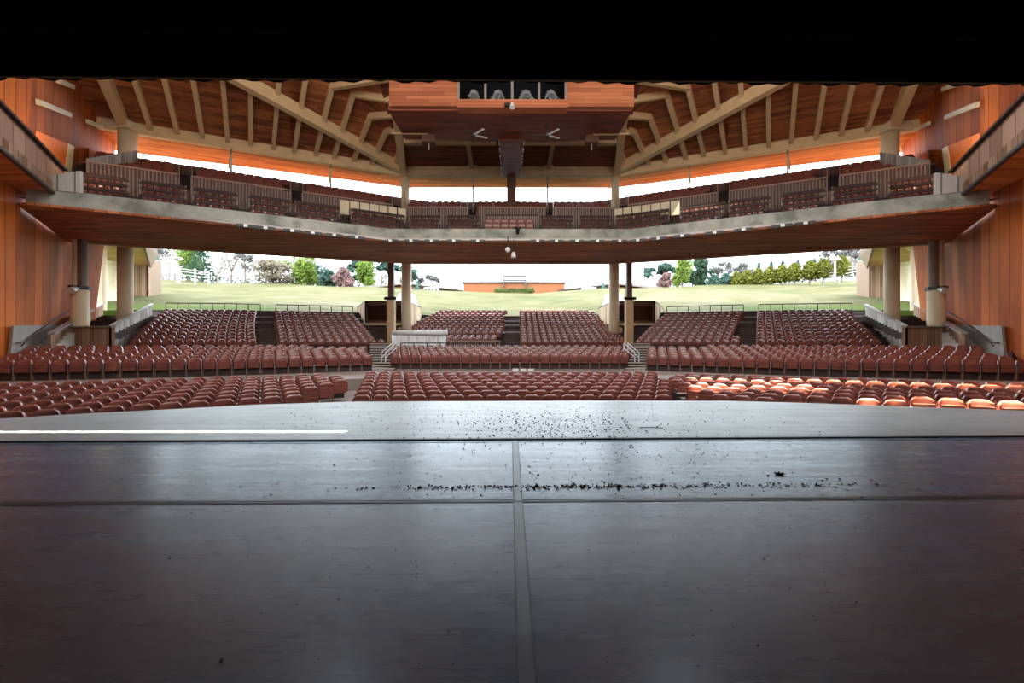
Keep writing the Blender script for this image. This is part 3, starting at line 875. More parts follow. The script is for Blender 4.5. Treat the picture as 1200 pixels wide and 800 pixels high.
# side galleries running from the balcony ends towards the stage
for s_, nm in ((-1, 'left'), (1, 'right')):
    g = empty('side_gallery', V(s_*19, 14, 7)); tag(g, 'timber fronted gallery running from the %s balcony end towards the stage' % nm, 'gallery')
    A, B = (s_*22.1, 19.1), (s_*16.0, 10.65)
    def gp(p, e): return V(p[0], p[1], e)
    n_ = Vector((s_*1, .8, 0)).normalized()
    MB().slab([gp(A, 7.3), gp(B, 7.3), gp(B, 8.42), gp(A, 8.42)], n_*.15).build('parapet', M['gal_' + nm] if 'gal_' + nm in M else M.setdefault('gal_' + nm, wood('gallery_boards_' + nm, srgb(134, 98, 80), srgb(178, 140, 118), 'X', math.radians(-128 if s_ < 0 else 128), 0.3, 0.6, 0.3, 'Z')), g)
    MB().bar(gp(A, 8.48), gp(B, 8.48), .3, .1).build('cap_rail', M['rail'], g)
    MB().bar(gp(A, 7.12), gp(B, 7.12), .12, .5).build('lower_band', M['slatb'], g)
    MB().bar(gp(A, 6.88) - n_*.1, gp(B, 6.88) - n_*.1, .14, .12).build('dark_pipe', M['blackmetal'], g)
    w1 = V(s_*wall_x(19.1, 7), 19.1, 6.95); w0 = V(s_*wall_x(11.2, 7), 11.2, 6.95)
    MB().slab([gp(A, 6.95), w1 + Vector((0, 0, 0)), w0, gp(B, 6.95)], (0, 0, .15)).build('underside', M['eave'], g)
    # lit opening and cream door above the gallery, brightness put into the panel colours
    q = []
    for px, y in ((0, 0),): pass
    def on_wall(pyy, e, off=.06):
        v = wpt(s_, pyy, e); v.x -= s_*off; return v
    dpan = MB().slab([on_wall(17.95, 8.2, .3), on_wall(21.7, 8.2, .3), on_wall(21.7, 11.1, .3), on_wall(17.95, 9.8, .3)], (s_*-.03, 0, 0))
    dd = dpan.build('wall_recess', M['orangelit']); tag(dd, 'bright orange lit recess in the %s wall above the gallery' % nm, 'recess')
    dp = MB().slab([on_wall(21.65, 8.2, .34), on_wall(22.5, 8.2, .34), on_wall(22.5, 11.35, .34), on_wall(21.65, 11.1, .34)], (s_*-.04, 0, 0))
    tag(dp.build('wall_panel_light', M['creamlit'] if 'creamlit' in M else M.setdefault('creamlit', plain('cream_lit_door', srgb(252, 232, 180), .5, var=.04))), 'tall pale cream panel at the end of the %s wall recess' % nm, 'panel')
    # wall lights
    for k, (y0, e0, y1, e1, words) in enumerate(((18.2, 11.28, 21.8, 12.8, 'middle'), (20.0, 13.5, 21.8, 14.4, 'highest'), (24.2, 13.8, 25.9, 14.3, 'furthest from the stage'))):
        if k == 0: p, q_ = on_wall(18.15, 11.2, .2), on_wall(20.9, 12.3, .2)
        p = on_wall(y0, e0, .2); q_ = on_wall(y1, e1, .2)
        rt = empty('strip_light', p); tag(rt, 'cream strip light on the %s cedar wall, %s of three' % (nm, words), 'strip light', 'strip lights on the cedar walls')
        MB().bar(p, q_, .18, .24).build('housing', M['lamp'], rt)
        MB().bar(p + Vector((-s_*.12, 0, 0)), q_ + Vector((-s_*.12, 0, 0)), .05, .06).build('tube', M['white'], rt)

# ------------------------------------------------------------------ columns
def column(x, y, e0, e1, r, name, label, mat, cap=None, n=20, group=None):
    m_ = MB().tube(V(x, y, e0), V(x, y, e1), r, r, n)
    rt = empty(name, V(x, y, e0)); tag(rt, label, 'column', group)
    m_.build('shaft', mat, rt, smooth=False)
    for p in rt.children:
        for f in p.data.polygons: f.use_smooth = len(f.vertices) == 4
    if cap: MB().box(x-cap, x+cap, y-cap, y+cap, EYE+e1-.02, EYE+e1+.5).build('capital', mat, rt)
    return rt
for s_, nm in ((-1, 'left'), (1, 'right')):
    column(s_*26.35, 26.4, .2, 6.9, .42, 'round_column', 'thick pale round column behind the %s outer ramp, under the balcony' % nm, M['column'])
    column(s_*26.2, 26.4, 10.5, 14.3, .5, 'round_column', 'short pale column carrying the roof at the %s end of the balcony' % nm, M['column'], .75)
    column(s_*9.0, 33.3, -.2, 7.6, .43, 'round_column', 'thick warm pale column rising behind the %s control booth' % nm, M['column'])
    rc = column(s_*9.1, 33.3, 9.5, 14.2, .36, 'round_column', 'pale column carrying the roof above the %s control booth' % nm, M['column'])
    # outer front column: stout shaft below, twin posts above
    rt = empty('twin_post_column', V(s_*26.2, 23.5, 0)); tag(rt, 'column of twin slim posts over a stout shaft on the %s ramp wall' % nm, 'column')
    MB().tube(V(s_*26.2, 23.5, .2), V(s_*26.2, 23.5, 3.2), .42, n=18).build('shaft', M['column'], rt)
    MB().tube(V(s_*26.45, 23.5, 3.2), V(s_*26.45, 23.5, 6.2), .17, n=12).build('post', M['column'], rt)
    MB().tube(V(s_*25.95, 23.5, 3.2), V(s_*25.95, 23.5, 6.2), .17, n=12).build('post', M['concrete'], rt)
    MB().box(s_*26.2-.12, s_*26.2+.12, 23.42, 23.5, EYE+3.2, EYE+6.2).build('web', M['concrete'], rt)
    MB().tube(V(s_*26.2, 23.5, 3.15), V(s_*26.2, 23.5, 3.35), .5, n=16).build('collar', M['blackmetal'], rt)
    sp_ = empty('clamp_light', V(s_*26.0, 22.9, 3.1)); tag(sp_, 'small floodlight clamped to the %s twin post column' % nm, 'floodlight', 'floodlights clamped to the twin post columns')
    MB().tube(V(s_*25.95, 23.1, 3.2), V(s_*25.85, 22.7, 3.0), .13, .2, 10).build('lamp_head', M['railw'], sp_)
    MB().bar(V(s_*26.4, 23.05, 3.28), V(s_*25.7, 23.05, 3.28), .06, .1).build('clamp_arm', M['blackmetal'], sp_)
    # inner front column: thin brown post on a tan shaft
    rt = empty('slim_column', V(s_*9.3, 30.0, -.5)); tag(rt, 'slim brown post over a tan shaft in front of the %s control booth' % nm, 'column')
    MB().box(s_*9.3-.28, s_*9.3+.28, 29.8, 30.3, EYE-.5, EYE+3.3).build('shaft', M['glulam2'], rt)
    MB().box(s_*9.3-.2, s_*9.3+.2, 29.85, 30.25, EYE+3.3, EYE+6.2).build('post', M['colbrown'], rt)
    MB().tube(V(s_*9.3-.45, 29.8, 3.35), V(s_*9.3+.45, 29.8, 3.35), .12, n=8).build('collar', M['blackmetal'], rt)
# brown post in the middle and thin hangers along the eave beam
rt = MB().box(-.3, .5, 32.8, 33.4, EYE+10.5, EYE+14.2).build('square_post', M['colbrown']); tag(rt, 'square dark brown post in the middle between balcony and roof', 'post')
BE = 14.2
OBx, OBy, IBx, IBy = 26.2, 26.3, 9.2, 33.0
def eave_pt(px):                     # point of the left eave line seen at px
    r = R(px); t = (-OBx - r*OBy)/(r*(IBy-OBy) - (OBx-IBx)); return -OBx + t*(OBx-IBx), OBy + t*(IBy-OBy)
for px, lab in ((272, 'outer'), (388, 'inner')):
    for s_, nm in ((-1, 'left'), (1, 'right')):
        x, y = eave_pt(px); x = abs(x)*s_
        rt = empty('hanger_post', V(x, y, 10.5)); tag(rt, 'thin metal post between balcony and roof beam, %s one of the %s bay' % (lab, nm), 'post', 'thin posts under the roof beam')
        MB().tube(V(x, y, 10.8), V(x, y, BE), .07, n=8).build('shaft', M['railg'], rt)
        MB().bar(V(x, y, BE-.3), V(x, y-.2, BE-1.5), .14, .1).build('bracket', M['glulam'], rt)
for s_, nm in ((-1, 'left'), (1, 'right')):
    x = s_*3.2
    rt = empty('hanger_post', V(x, 33, 10.5)); tag(rt, 'thin metal post %s of the square brown middle post' % nm, 'post', 'thin posts under the roof beam')
    MB().tube(V(x, 33, 10.8), V(x, 33, BE), .07, n=8).build('shaft', M['railg'], rt)
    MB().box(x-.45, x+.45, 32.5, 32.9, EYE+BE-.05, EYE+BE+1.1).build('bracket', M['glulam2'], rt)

# ------------------------------------------------------------------ roof
rd = Vector((.56, -.83, .19))        # rafters of the left bay run this way (towards the stage, rising)
rdn = rd
def mir(v, s_): return Vector((v.x*(-s_), v.y, v.z))   # s_=-1 keeps the left bay
def foot(px):
    x, y = eave_pt(px); return V(x, y, BE + .72)
def d_for(f0, px):                   # distance along the rafter at which it is seen at px
    r = R(px); return (r*f0.y - f0.x)/(rd.x - r*rd.y)
EC = BE + .72
raf = [(179, None), (210, None), (239, None), (268, None), (294.5, None), (321, None), (345, None)]
bends = [(370, 389), (391, 414), (414, 434), (435, 452), (459, 466)]
def L2(y): k = (33.0 - y)/11.0; return V(-9.2 + 2.2*k, y, 15.0)
ends_y = [21.6, 23.6, 25.2, 26.9, 29.5]
bp = []
for (f_, b_), ey in zip(bends, ends_y):
    f0 = foot(f_); d = d_for(f0, b_); bp.append((f0, f0 + rd*d, L2(ey)))
for a in bp: print('BEND', [tuple(round(c, 1) for c in q) for q in a], 'py', 400-F*(a[1].z-EYE)/a[1].y)
# extra bent rafter nearer the stage (mostly above the border)
dprev = bp[0][1]-bp[1][1]
extra = (foot(357), bp[0][1] + dprev*1.0, L2(19.5)); 
far = (foot(345), bp[0][1] + dprev*2.2, L2(17.0))
loft = [far, extra] + bp
for s_, nm in ((-1, 'left'), (1, 'right')):
    m_ = MB()
    # outer bay plane, from outside the wall to the folds
    cols_ = []
    for px in (20, 90, 120, 150, 180, 210, 240, 270, 300, 330, 345):
        f0 = foot(px) if px > 148 else V(-OBx - (148-px)*.09, OBy - (148-px)*.04, EC)
        cols_.append((f0, f0 + rd*20))
    for (a0, a1), (b0, b1) in zip(cols_, cols_[1:]): m_.slab([mir(a0, s_), mir(b0, s_), mir(b1, s_), mir(a1, s_)], (0, 0, .2))
    a0, a1 = cols_[-1]
    m_.slab([mir(a0, s_), mir(far[0], s_), mir(far[1], s_), mir(a1, s_)], (0,0,.2))
    for p, q in zip(loft, loft[1:]): m_.slab([mir(p[0], s_), mir(q[0], s_), mir(q[1], s_), mir(p[1], s_)], (0, 0, .2))
    last = loft[-1]; IB = V(-9.2, 33, EC)
    m_.add([mir(last[0], s_), mir(IB, s_), mir(last[1], s_)], [(0,1,2)])
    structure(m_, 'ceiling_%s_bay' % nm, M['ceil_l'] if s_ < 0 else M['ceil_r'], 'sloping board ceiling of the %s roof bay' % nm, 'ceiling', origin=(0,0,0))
    m_ = MB()
    for p, q in zip(loft, loft[1:]): m_.slab([mir(p[1], s_), mir(q[1], s_), mir(q[2], s_), mir(p[2], s_)], (0, 0, .2))
    m_.add([mir(last[1], s_), mir(IB, s_), mir(last[2], s_)], [(0,1,2)])
    structure(m_, 'ceiling_%s_fold' % nm, M['ceil_l'] if s_ < 0 else M['ceil_r'], 'steeper folded ceiling facet beside the middle bay, %s' % nm, 'ceiling', origin=(0,0,0))
    # eave beam and overhang
    O, I = V(-OBx, OBy, 0), V(-IBx, IBy, 0)
    Op, Ip = mir(O, s_), mir(I, s_); Op.z = Ip.z = EYE + BE + .38
    m_ = MB().bar(Op + (Op-Ip).normalized()*5, Ip, .34, .76)
    rt = m_.build('eave_beam', M['glulam']); tag(rt, 'long laminated timber beam along the eave of the %s roof bay' % nm, 'beam')
    d_ = (I - O).normalized(); out = Vector((-d_.y, d_.x, 0))
    w_ = 2.6
    ov = [O - d_*9, I, I + Vector((0, w_+.4, 0)), O - d_*9 + out*(w_+1.5)]
    ov = [mir(v, s_) for v in ov]
    for v in ov: v.z = EYE + BE + .04
    ov[2].z += .1; ov[3].z += .1
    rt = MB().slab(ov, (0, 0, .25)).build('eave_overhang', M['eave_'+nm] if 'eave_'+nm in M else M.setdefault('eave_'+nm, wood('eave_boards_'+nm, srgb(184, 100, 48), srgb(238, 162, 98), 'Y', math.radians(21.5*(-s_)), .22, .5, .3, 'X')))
    tag(rt, 'orange board underside of the roof overhang beyond the %s eave beam' % nm, 'roof')
    # rafters
    ordn = 0
    for f_, _ in raf:
        ordn += 1
        f0 = foot(f_); p = f0 - Vector((0,0,.1)); q = f0 + rd*17.5 - Vector((0,0,.1))
        m_ = MB().bar(mir(p, s_), mir(q, s_), .26, .42, dz=-.1)
        tag(m_.build('roof_rafter', M['glulam']), 'straight timber rafter of the %s roof bay, %s from the outer column' % (nm, ordw(ordn)), 'rafter', 'straight rafters of the roof')
    for kk, (f0, b0, e0) in enumerate(bp):
        m_ = MB(); dz = Vector((0,0,.15))
        m_.bar(mir(f0-dz, s_), mir(b0-dz, s_), .28, .42); m_.bar(mir(b0-dz, s_), mir(e0-dz, s_), .28, .42)
        tag(m_.build('bent_rafter', M['glulam']), 'bent timber rafter of the %s roof bay, %s counted away from the stage' % (nm, ordw(kk+1)), 'rafter', 'bent rafters of the roof')
    # diagonal girder from the inner column, and girder over the outer column
    nrm = (I - O).cross(rd).normalized()
    P0 = V(-OBx, OBy, EC)
    def on_roof(px, py):
        dv = Vector((R(px), 1, (400-py)/F)); o_ = Vector((0,0,EYE)); t = (P0-o_).dot(nrm)/dv.dot(nrm); return o_ + dv*t
    g1 = on_roof(297, 92); ib = V(-9.0, 33, BE+.45)
    g1e = ib + (g1 - Vector((0,0,.5)) - ib)*1.5
    m_ = MB().bar(mir(ib, s_), mir(g1e, s_), .5, .8)
    tag(m_.build('diagonal_girder', M['glulam']), 'heavy diagonal timber girder rising from the %s inner column across the rafters' % nm, 'girder')
    g2 = on_roof(128, 92); ob = V(-OBx, OBy-.1, BE+.5); g2e = ob + (g2 - Vector((0,0,.4)) - ob)*1.6
    m_ = MB().bar(mir(ob, s_), mir(g2e, s_), .5, .8)
    tag(m_.build('end_girder', M['glulam']), 'heavy timber girder rising from the %s outermost column' % nm, 'girder')
    m_ = MB().bar(mir(V(-9.2, 33, BE+.3), s_), mir(V(-7.3, 24.6, BE+.6), s_), .5, .75)
    tag(m_.build('inner_girder', M['glulam']), 'timber girder running from the %s inner column towards the light booth' % nm, 'girder')
# middle bay
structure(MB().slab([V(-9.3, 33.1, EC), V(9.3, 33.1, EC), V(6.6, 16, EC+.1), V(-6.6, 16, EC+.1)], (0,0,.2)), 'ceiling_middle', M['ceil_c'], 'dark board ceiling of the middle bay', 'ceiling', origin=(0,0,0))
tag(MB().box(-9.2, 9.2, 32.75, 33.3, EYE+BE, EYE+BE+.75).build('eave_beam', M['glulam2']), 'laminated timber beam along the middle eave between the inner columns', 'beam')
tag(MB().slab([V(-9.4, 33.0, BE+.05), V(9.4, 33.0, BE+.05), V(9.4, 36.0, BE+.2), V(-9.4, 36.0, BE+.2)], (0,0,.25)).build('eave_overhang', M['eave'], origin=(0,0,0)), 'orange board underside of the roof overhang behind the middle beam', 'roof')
for s_, nm in ((-1, 'left'), (1, 'right')):
    x = s_*3.25
    tag(MB().bar(V(x, 33, BE+.55), V(x*.96, 26, BE+.7), .3, .4).build('ceiling_joist', M['glulam2']), 'timber joist of the middle ceiling %s of the spine' % nm, 'joist')
    tag(MB().box(min(s_*.9, s_*7.0), max(s_*.9, s_*7.0), 25.2, 25.5, EYE+13.0, EYE+13.35).build('cross_beam', M['glulam2']), 'timber cross beam behind the hanging ceiling slab, %s of the spine' % nm, 'beam')
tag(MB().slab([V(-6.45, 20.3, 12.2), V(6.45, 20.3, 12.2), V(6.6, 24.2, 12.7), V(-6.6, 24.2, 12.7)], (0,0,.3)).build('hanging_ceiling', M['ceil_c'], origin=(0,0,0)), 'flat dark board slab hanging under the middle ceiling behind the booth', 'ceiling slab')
# spine with small lights
rt = empty('ceiling_spine', V(.1, 28, 13)); tag(rt, 'brown boarded duct running back along the middle ceiling to the post', 'duct')
MB().slab([V(-.65, 24.1, 12.6), V(.8, 24.1, 12.6), V(.75, 33.0, 14.1), V(-.6, 33.0, 14.1)], (0,0,.6)).build('casing', M['ceil_c'], rt)
mm = MB()
for k in range(6):
    y = 25+k*1.5; e = 12.6+(y-24.1)*.168
    for sx in (-.72, .87): mm.box(sx-.05, sx+.05, y-.35, y+.1, EYE+e+.05, EYE+e+.2)
mm.build('side_lights', M['white'], rt)
# light booth box
rt = empty('light_booth', V(0, 20, 12.2)); tag(rt, 'cedar boarded lighting booth hanging from the middle ceiling with an open window', 'lighting booth')
MB().box(-6.3, -2.75, 20.0, 20.5, EYE+12.25, EYE+15).build('front_panel', M['box'], rt)
MB().box(2.95, 6.45, 20.0, 20.5, EYE+12.25, EYE+15).build('front_panel', M['box'], rt)
MB().box(-2.75, 2.95, 19.85, 20.4, EYE+12.1, EYE+12.52).build('sill_panel', M['box'], rt)
MB().box(-2.75, 2.95, 21.6, 21.7, EYE+12.4, EYE+15).build('back_wall', M['black'], rt)
MB().box(-6.3, 6.45, 20.05, 21.7, EYE+14.6, EYE+15).build('top_panel', M['black'], rt)
mm = MB()
for x in (-2.7, -1.3, .1, 1.5, 2.9): mm.box(x-.06, x+.06, 20.0, 20.15, EYE+12.5, EYE+14)
mm.build('window_frame', M['railg'], rt)
for k, x in enumerate((-1.95, -.65, .85, 2.2)):
    lt = empty('covered_spotlight', V(x, 20.9, 12.55)); tag(lt, 'spotlight under a draped grey cloth, %s from the left in the booth window' % ordw(k+1), 'spotlight', 'draped spotlights in the booth window')
    MB().tube(V(x, 20.8, 12.5), V(x, 20.8, 13.0), .08).build('stand', M['blackmetal'], lt)
    MB().tube(V(x, 20.5, 13.05), V(x, 21.2, 13.25), .2, .22, 10).build('body', M['blackmetal'], lt)
    c = MB(); vs = []; nn_ = 14; rows_ = [(.03, 13.6), (.2, 13.5), (.3, 13.2), (.44, 12.9)]
    for j, (rr, e) in enumerate(rows_):
        for i in range(nn_):
            t = 2*math.pi*i/nn_; w = rr*(1+.22*math.sin(i*2.3+k))*(1 if j < 3 else 1)
            ee = e - (.26*math.sin(i*1.9+k*2) if j == 3 else .06*math.sin(i*2.7+k))
            vs.append(V(x+w*math.cos(t), 20.8+w*math.sin(t)*.7, ee))
    fs = [(j*nn_+i, j*nn_+(i+1) % nn_, (j+1)*nn_+(i+1) % nn_, (j+1)*nn_+i) for j in range(3) for i in range(nn_)]
    c.add(vs, fs + [tuple(range(nn_))]); c.build('cloth_cover', M['cloth'], lt, smooth=True)
lt = empty('sill_lamp', V(.1, 19.75, 12.1)); tag(lt, 'small bright lamp under the middle of the booth sill', 'lamp')
MB().tube(V(.1, 19.75, 12.25), V(.1, 19.7, 12.0), .06, .15, 10).build('shade', M['white'], lt); MB().box(-.3, 0, 19.7, 19.84, EYE+12.1, EYE+12.25).build('mount', M['blackmetal'], lt)
# fans, hanging boxes
for s_, nm in ((-1, 'left'), (1, 'right')):
    x = s_*2.1 ; y = 22.0; e = 11.9
    ft = empty('ceiling_fan', V(x, y, e)); tag(ft, 'ceiling fan hanging %s of the middle with five blades' % nm, 'fan', 'ceiling fans')
    MB().tube(V(x, y, 12.45), V(x, y, e), .03).build('rod', M['blackmetal'], ft)
    MB().tube(V(x, y, e), V(x, y, e-.15), .14, .1, 12).build('motor', M['blackmetal'], ft)
    for k in range(5):
        a = 2*math.pi*k/5 + .5; c_, s2 = math.cos(a), math.sin(a)
        MB().bar(V(x+.12*c_, y+.12*s2, e-.08), V(x+.85*c_, y+.85*s2, e-.05), .13, .015).build('blade', M['white'] if k in (0, 4) else M['colbrown'], ft)
    x = s_*5.0; y = 23.6
    ft = empty('hanging_speaker', V(x, y, 11.9)); tag(ft, 'small brown box speaker hanging under the %s end of the ceiling slab' % nm, 'speaker', 'hanging box speakers')
    MB().box(x-.4, x+.4, y-.25, y+.25, EYE+12.15, EYE+12.6).build('cabinet', M['colbrown'], ft)
    MB().tube(V(x, y, 12.15), V(x, y, 11.75), .04).build('stem', M['railg'], ft)
    MB().bar(V(x, y-.3, 12.6), V(s_*7.2, y-.3, 12.6), .1, .1).build('support_bar', M['glulam2'], ft)

# ------------------------------------------------------------------ control booths, console, stairs, ramps
for s_, nm in ((-1, 'left'), (1, 'right')):
    X = lambda px, y: s_*abs((px-PX0)/F*y)
    b = empty('control_booth', V(s_*11, 35, -.5)); tag(b, 'timber control booth with a wide dark window in the %s rear seating' % nm, 'control booth')
    xi, xo = 9.1, 12.85; yf = 34.0
    box = lambda x0, x1, y0, y1, e0, e1: MB().box(min(s_*x0, s_*x1), max(s_*x0, s_*x1), y0, y1, EYE+e0, EYE+e1)
    xi2, xo2 = 9.0, 15.6
    MB().slab([V(s_*xi, yf, 1.65), V(s_*xi2, 39, .9), V(s_*xi2, 39, 3.35), V(s_*xi, yf, 3.5)], (s_*.12, 0, 0)).build('side_panel', M['boothside'] if 'boothside' in M else M.setdefault('boothside', wood('booth_boards', srgb(150, 124, 98), srgb(216, 190, 156), 'Y', 0, .5, .6, .4, 'Z')), b)
    MB().slab([V(s_*xo, yf, 1.65), V(s_*xo2, 39, .9), V(s_*xo2, 39, 3.35), V(s_*xo, yf, 3.5)], (-s_*.12, 0, 0)).build('side_panel', M['boothside'], b)
    MB().slab([V(s_*xi, yf, 3.5), V(s_*xo, yf, 3.5), V(s_*xo2, 39, 3.35), V(s_*xi2, 39, 3.35)], (0,0,.1)).build('roof_panel', M['brownroof'], b)
    fr = MB(); 
    for q in ((xi, xi+.35, 1.65, 3.5), (xo-.2, xo, 1.65, 3.5), (xi, xo, 3.2, 3.5), (xi, xo, 1.65, 1.85)):
        fr.box(min(s_*q[0], s_*q[1]), max(s_*q[0], s_*q[1]), yf, yf+.2, EYE+q[2], EYE+q[3])
    fr.build('window_frame', M['colbrown'], b)
    box(xi+.35, xo-.2, yf+.15, yf+.2, 1.85, 3.2).build('window_pane', M['glassdk'], b)
    box(xi-.05, xo+.05, yf-.3, yf+.1, 1.42, 1.62).build('ledge', M['cream'], b)
    MB().slab([V(s_*xi, yf, -.6), V(s_*(xi+.7), yf-.5, -.6), V(s_*(xi+.7), yf-.5, 1.2), V(s_*xi, yf, 1.45)], (0, .3, 0)).build('brace_panel', M['boothside'], b)
    MB().slab([V(s_*xo, yf, -.6), V(s_*(xo-.7), yf-.5, -.6), V(s_*(xo-.7), yf-.5, 1.2), V(s_*xo, yf, 1.45)], (0, .3, 0)).build('brace_panel', M['boothside'], b)
    box(xi+.7, xo-.7, yf+.2, yf+.3, -.6, 1.4).build('lower_wall', M['colbrown'], b)
    box(xi+.6, xi+1.3, yf-.8, yf-.3, -.6, .75).build('cabinet', M['cream'], b)
    # aisle stair from the cross aisle up to the booth
    st = MB()
    ns = MB()
    for k in range(11):
        y0 = 21.4 + k*.55; e = -1.50+k*.135
        x0, x1 = sorted((-s_*R(434)*y0, -s_*R(463)*y0))
        st.box(x0, x1, y0, y0+.56, EYE-2.2, EYE+e)
        ns.box(x0, x1, y0-.02, y0+.14, EYE+e-.045, EYE+e+.012)
    rt = empty('aisle_stair', V(-s_*R(448)*22, 24, -1.6)); st.build('treads', M['tread'], rt); ns.build('pale_nosing', M['steps'], rt)
    tag(rt, 'grey aisle steps rising from the cross aisle to the %s control booth' % nm, 'stair')
    for kk, xx in enumerate((447, 452)):
        y0 = 22.6+kk*.2; x = -s_*R(xx)*y0; x2 = -s_*R(xx+8)*y0
        x = s_*abs(x); x2 = s_*abs(x2)
        hr = MB().path([V(x, y0, -1.5), V(x, y0, -.65), V(x2, y0+.8, -.1), V(x2, y0+.8, -1.2)], .035, 6)
        hr.path([V(x, y0, -.95), V(x2, y0+.8, -.4)], .03, 6)
        tag(hr.build('stair_handrail', M['railw']), 'pale metal handrail of the %s aisle steps, %s one' % (nm, ('outer', 'inner')[kk]), 'handrail', 'handrails of the aisle steps')
    # side ramp block (vomitory)
    vt = empty('ramp_structure', V(s_*25, 24, -1)); tag(vt, 'boarded ramp walls with a dark stepped ramp at the %s end of the seats' % nm, 'ramp')
    a, bq = (s_*25.65, 22.5), (s_*23.25, 22.5)
    MB().box(min(a[0], bq[0]), max(a[0], bq[0]), 22.5, 22.7, EYE-1.3, EYE+.83).build('front_wall', M['slatb'], vt)
    MB().box(min(a[0], bq[0])-.05, max(a[0], bq[0])+.05, 22.4, 22.75, EYE+.83, EYE+.9).build('cap', M['railg'], vt)
    p0, p1 = (s_*23.25, 22.5), (s_*28.8, 31.0)
    MB().slab([V(p0[0], p0[1], -1.4), V(p1[0], p1[1], 1.7), V(p1[0], p1[1], 2.95), V(p0[0], p0[1], .85)], (s_*.15, 0, 0)).build('inner_wall', M['slatg'], vt)
    MB().bar(V(p0[0], p0[1], .9), V(p1[0], p1[1], 3.0), .25, .08).build('cap', M['railg'], vt)
    q0, q1 = (s_*23.8, 20.0), (s_*32.6, 30.9)
    MB().slab([V(q0[0], q0[1], -1.5), V(q1[0], q1[1], 1.6), V(q1[0], q1[1], 3.0), V(q0[0], q0[1], .35)], (s_*.15, 0, 0)).build('outer_wall', M['slatb'], vt)
    MB().bar(V(q0[0], q0[1], .4), V(q1[0], q1[1], 3.08), .25, .08).build('cap', M['railg'], vt)
    dk = MB()
    for k in range(12):
        y0 = 22.7 + k*.68; e = .55 + k*.135
        x0 = 23.4 + (y0-22.5)*.653; x1 = 25.9 + (y0-22.5)*.80
        dk.box(min(s_*x0, s_*x1), max(s_*x0, s_*x1), y0, y0+.7, EYE+e-.4, EYE+e)
    dk.build('steps', M['tread'], vt)
    # concrete side stair along the wall
    st = MB()
    for k in range(14):
        y0 = 18.6 + k*.5; e = -.9 + k*.2
        x0 = 23.0 + (y0-19.2)*.83; x1 = wall_x(y0, e) - .35
        st.box(min(s_*x0, s_*x1), max(s_*x0, s_*x1), y0, y0+.52, EYE-2.2, EYE+e)
    tag(st.build('side_stair', M['steps']), 'pale concrete stair climbing along the %s cedar wall' % nm, 'stair')
    hr = MB()
    pts = []
    for y, e in ((17.8, -.05), (18.7, -.05), (22.5, 1.35), (26.3, 2.75)):
        v = wpt(s_, y, e); v.x -= s_*.4; pts.append(v)
    hr.path(pts, .04, 6)
    for p in pts[1:]: hr.tube(p, p + Vector((s_*.2, 0, -.2)), .025, n=5)
    tag(hr.build('wall_handrail', M['rail']), 'dark handrail fixed along the %s cedar wall over the side stair' % nm, 'handrail')
# lone small rail at the right edge
hr = MB().path([V(22.3, 17.0, -1.6), V(22.3, 17.0, -.45), V(23.0, 17.4, -.75), V(23.0, 17.4, -1.5)], .05, 6)
hr.path([V(22.3, 17.0, -.8), V(23.0, 17.4, -1.05)], .04, 6)
tag(hr.build('short_handrail', M['rail']), 'short dark handrail at the foot of the right cedar wall', 'handrail')

# rails behind the last rows and across the front of the rear blocks
def guard(xa, xb, t, e, h, fn, name, label, posts=8, mat=None, group=None):
    m_ = MB(); xa, xb = min(xa, xb), max(xa, xb); n_ = posts
    P = lambda x, ee: V(x, fn(x)+t, ee)
    for i in range(n_):
        u, v = xa+(xb-xa)*i/n_, xa+(xb-xa)*(i+1)/n_
        m_.tube(P(u, e+h), P(v, e+h), .04, n=6); m_.tube(P(u, e+h*.5), P(v, e+h*.5), .025, n=5)
    for i in range(n_+1):
        u = xa+(xb-xa)*i/n_; m_.tube(P(u, e), P(u, e+h), .035, n=6)
    return tag(m_.build(name, mat or M['rail']), label, 'railing', group)
flat = lambda x: 21.7
for s_, nm in ((-1, 'left'), (1, 'right')):
    t = 8.75+.8*11
    guard(s_*abs(x_at(R(196), t, base_y)), s_*abs(x_at(R(306), t, base_y)), t, floor_e(t), 1.15, base_y, 'guard_rail', 'dark guard rail behind the %s outer rear seats' % nm, 8, group='guard rails behind the last rows')
    guard(s_*abs(x_at(R(324), t, base_y)), s_*abs(x_at(R(414), t, base_y)), t, floor_e(t), 1.15, base_y, 'guard_rail', 'dark guard rail behind the %s inner rear seats' % nm, 7, group='guard rails behind the last rows')
    guard(s_*abs(x_at(R(160), 8.35, base_y)), s_*abs(x_at(R(303), 8.35, base_y)), 8.35, floor_e(8.3), .62, base_y, 'front_rail', 'low rail in front of the %s outer rear seats' % nm, 12, group='low rails in front of the rear seats')
    guard(s_*abs(x_at(R(333), 8.35, base_y)), s_*abs(x_at(R(447), 8.35, base_y)), 8.35, floor_e(8.3), .62, base_y, 'front_rail', 'low rail in front of the %s inner rear seats' % nm, 10, group='low rails in front of the rear seats')
guard(-7.6, -.3, 5.0, floor_e(4.95), .75, flat, 'front_rail', 'dark rail behind the centre middle block by the white covered console', 8)
bt = barrier(-4.5, -.75, 7.0, -.85, .05, 'box_barrier', 'low pale slatted barrier right of the white covered console', M['slatl'], .16, .07, None, .1, M['railg'], fn=flat)
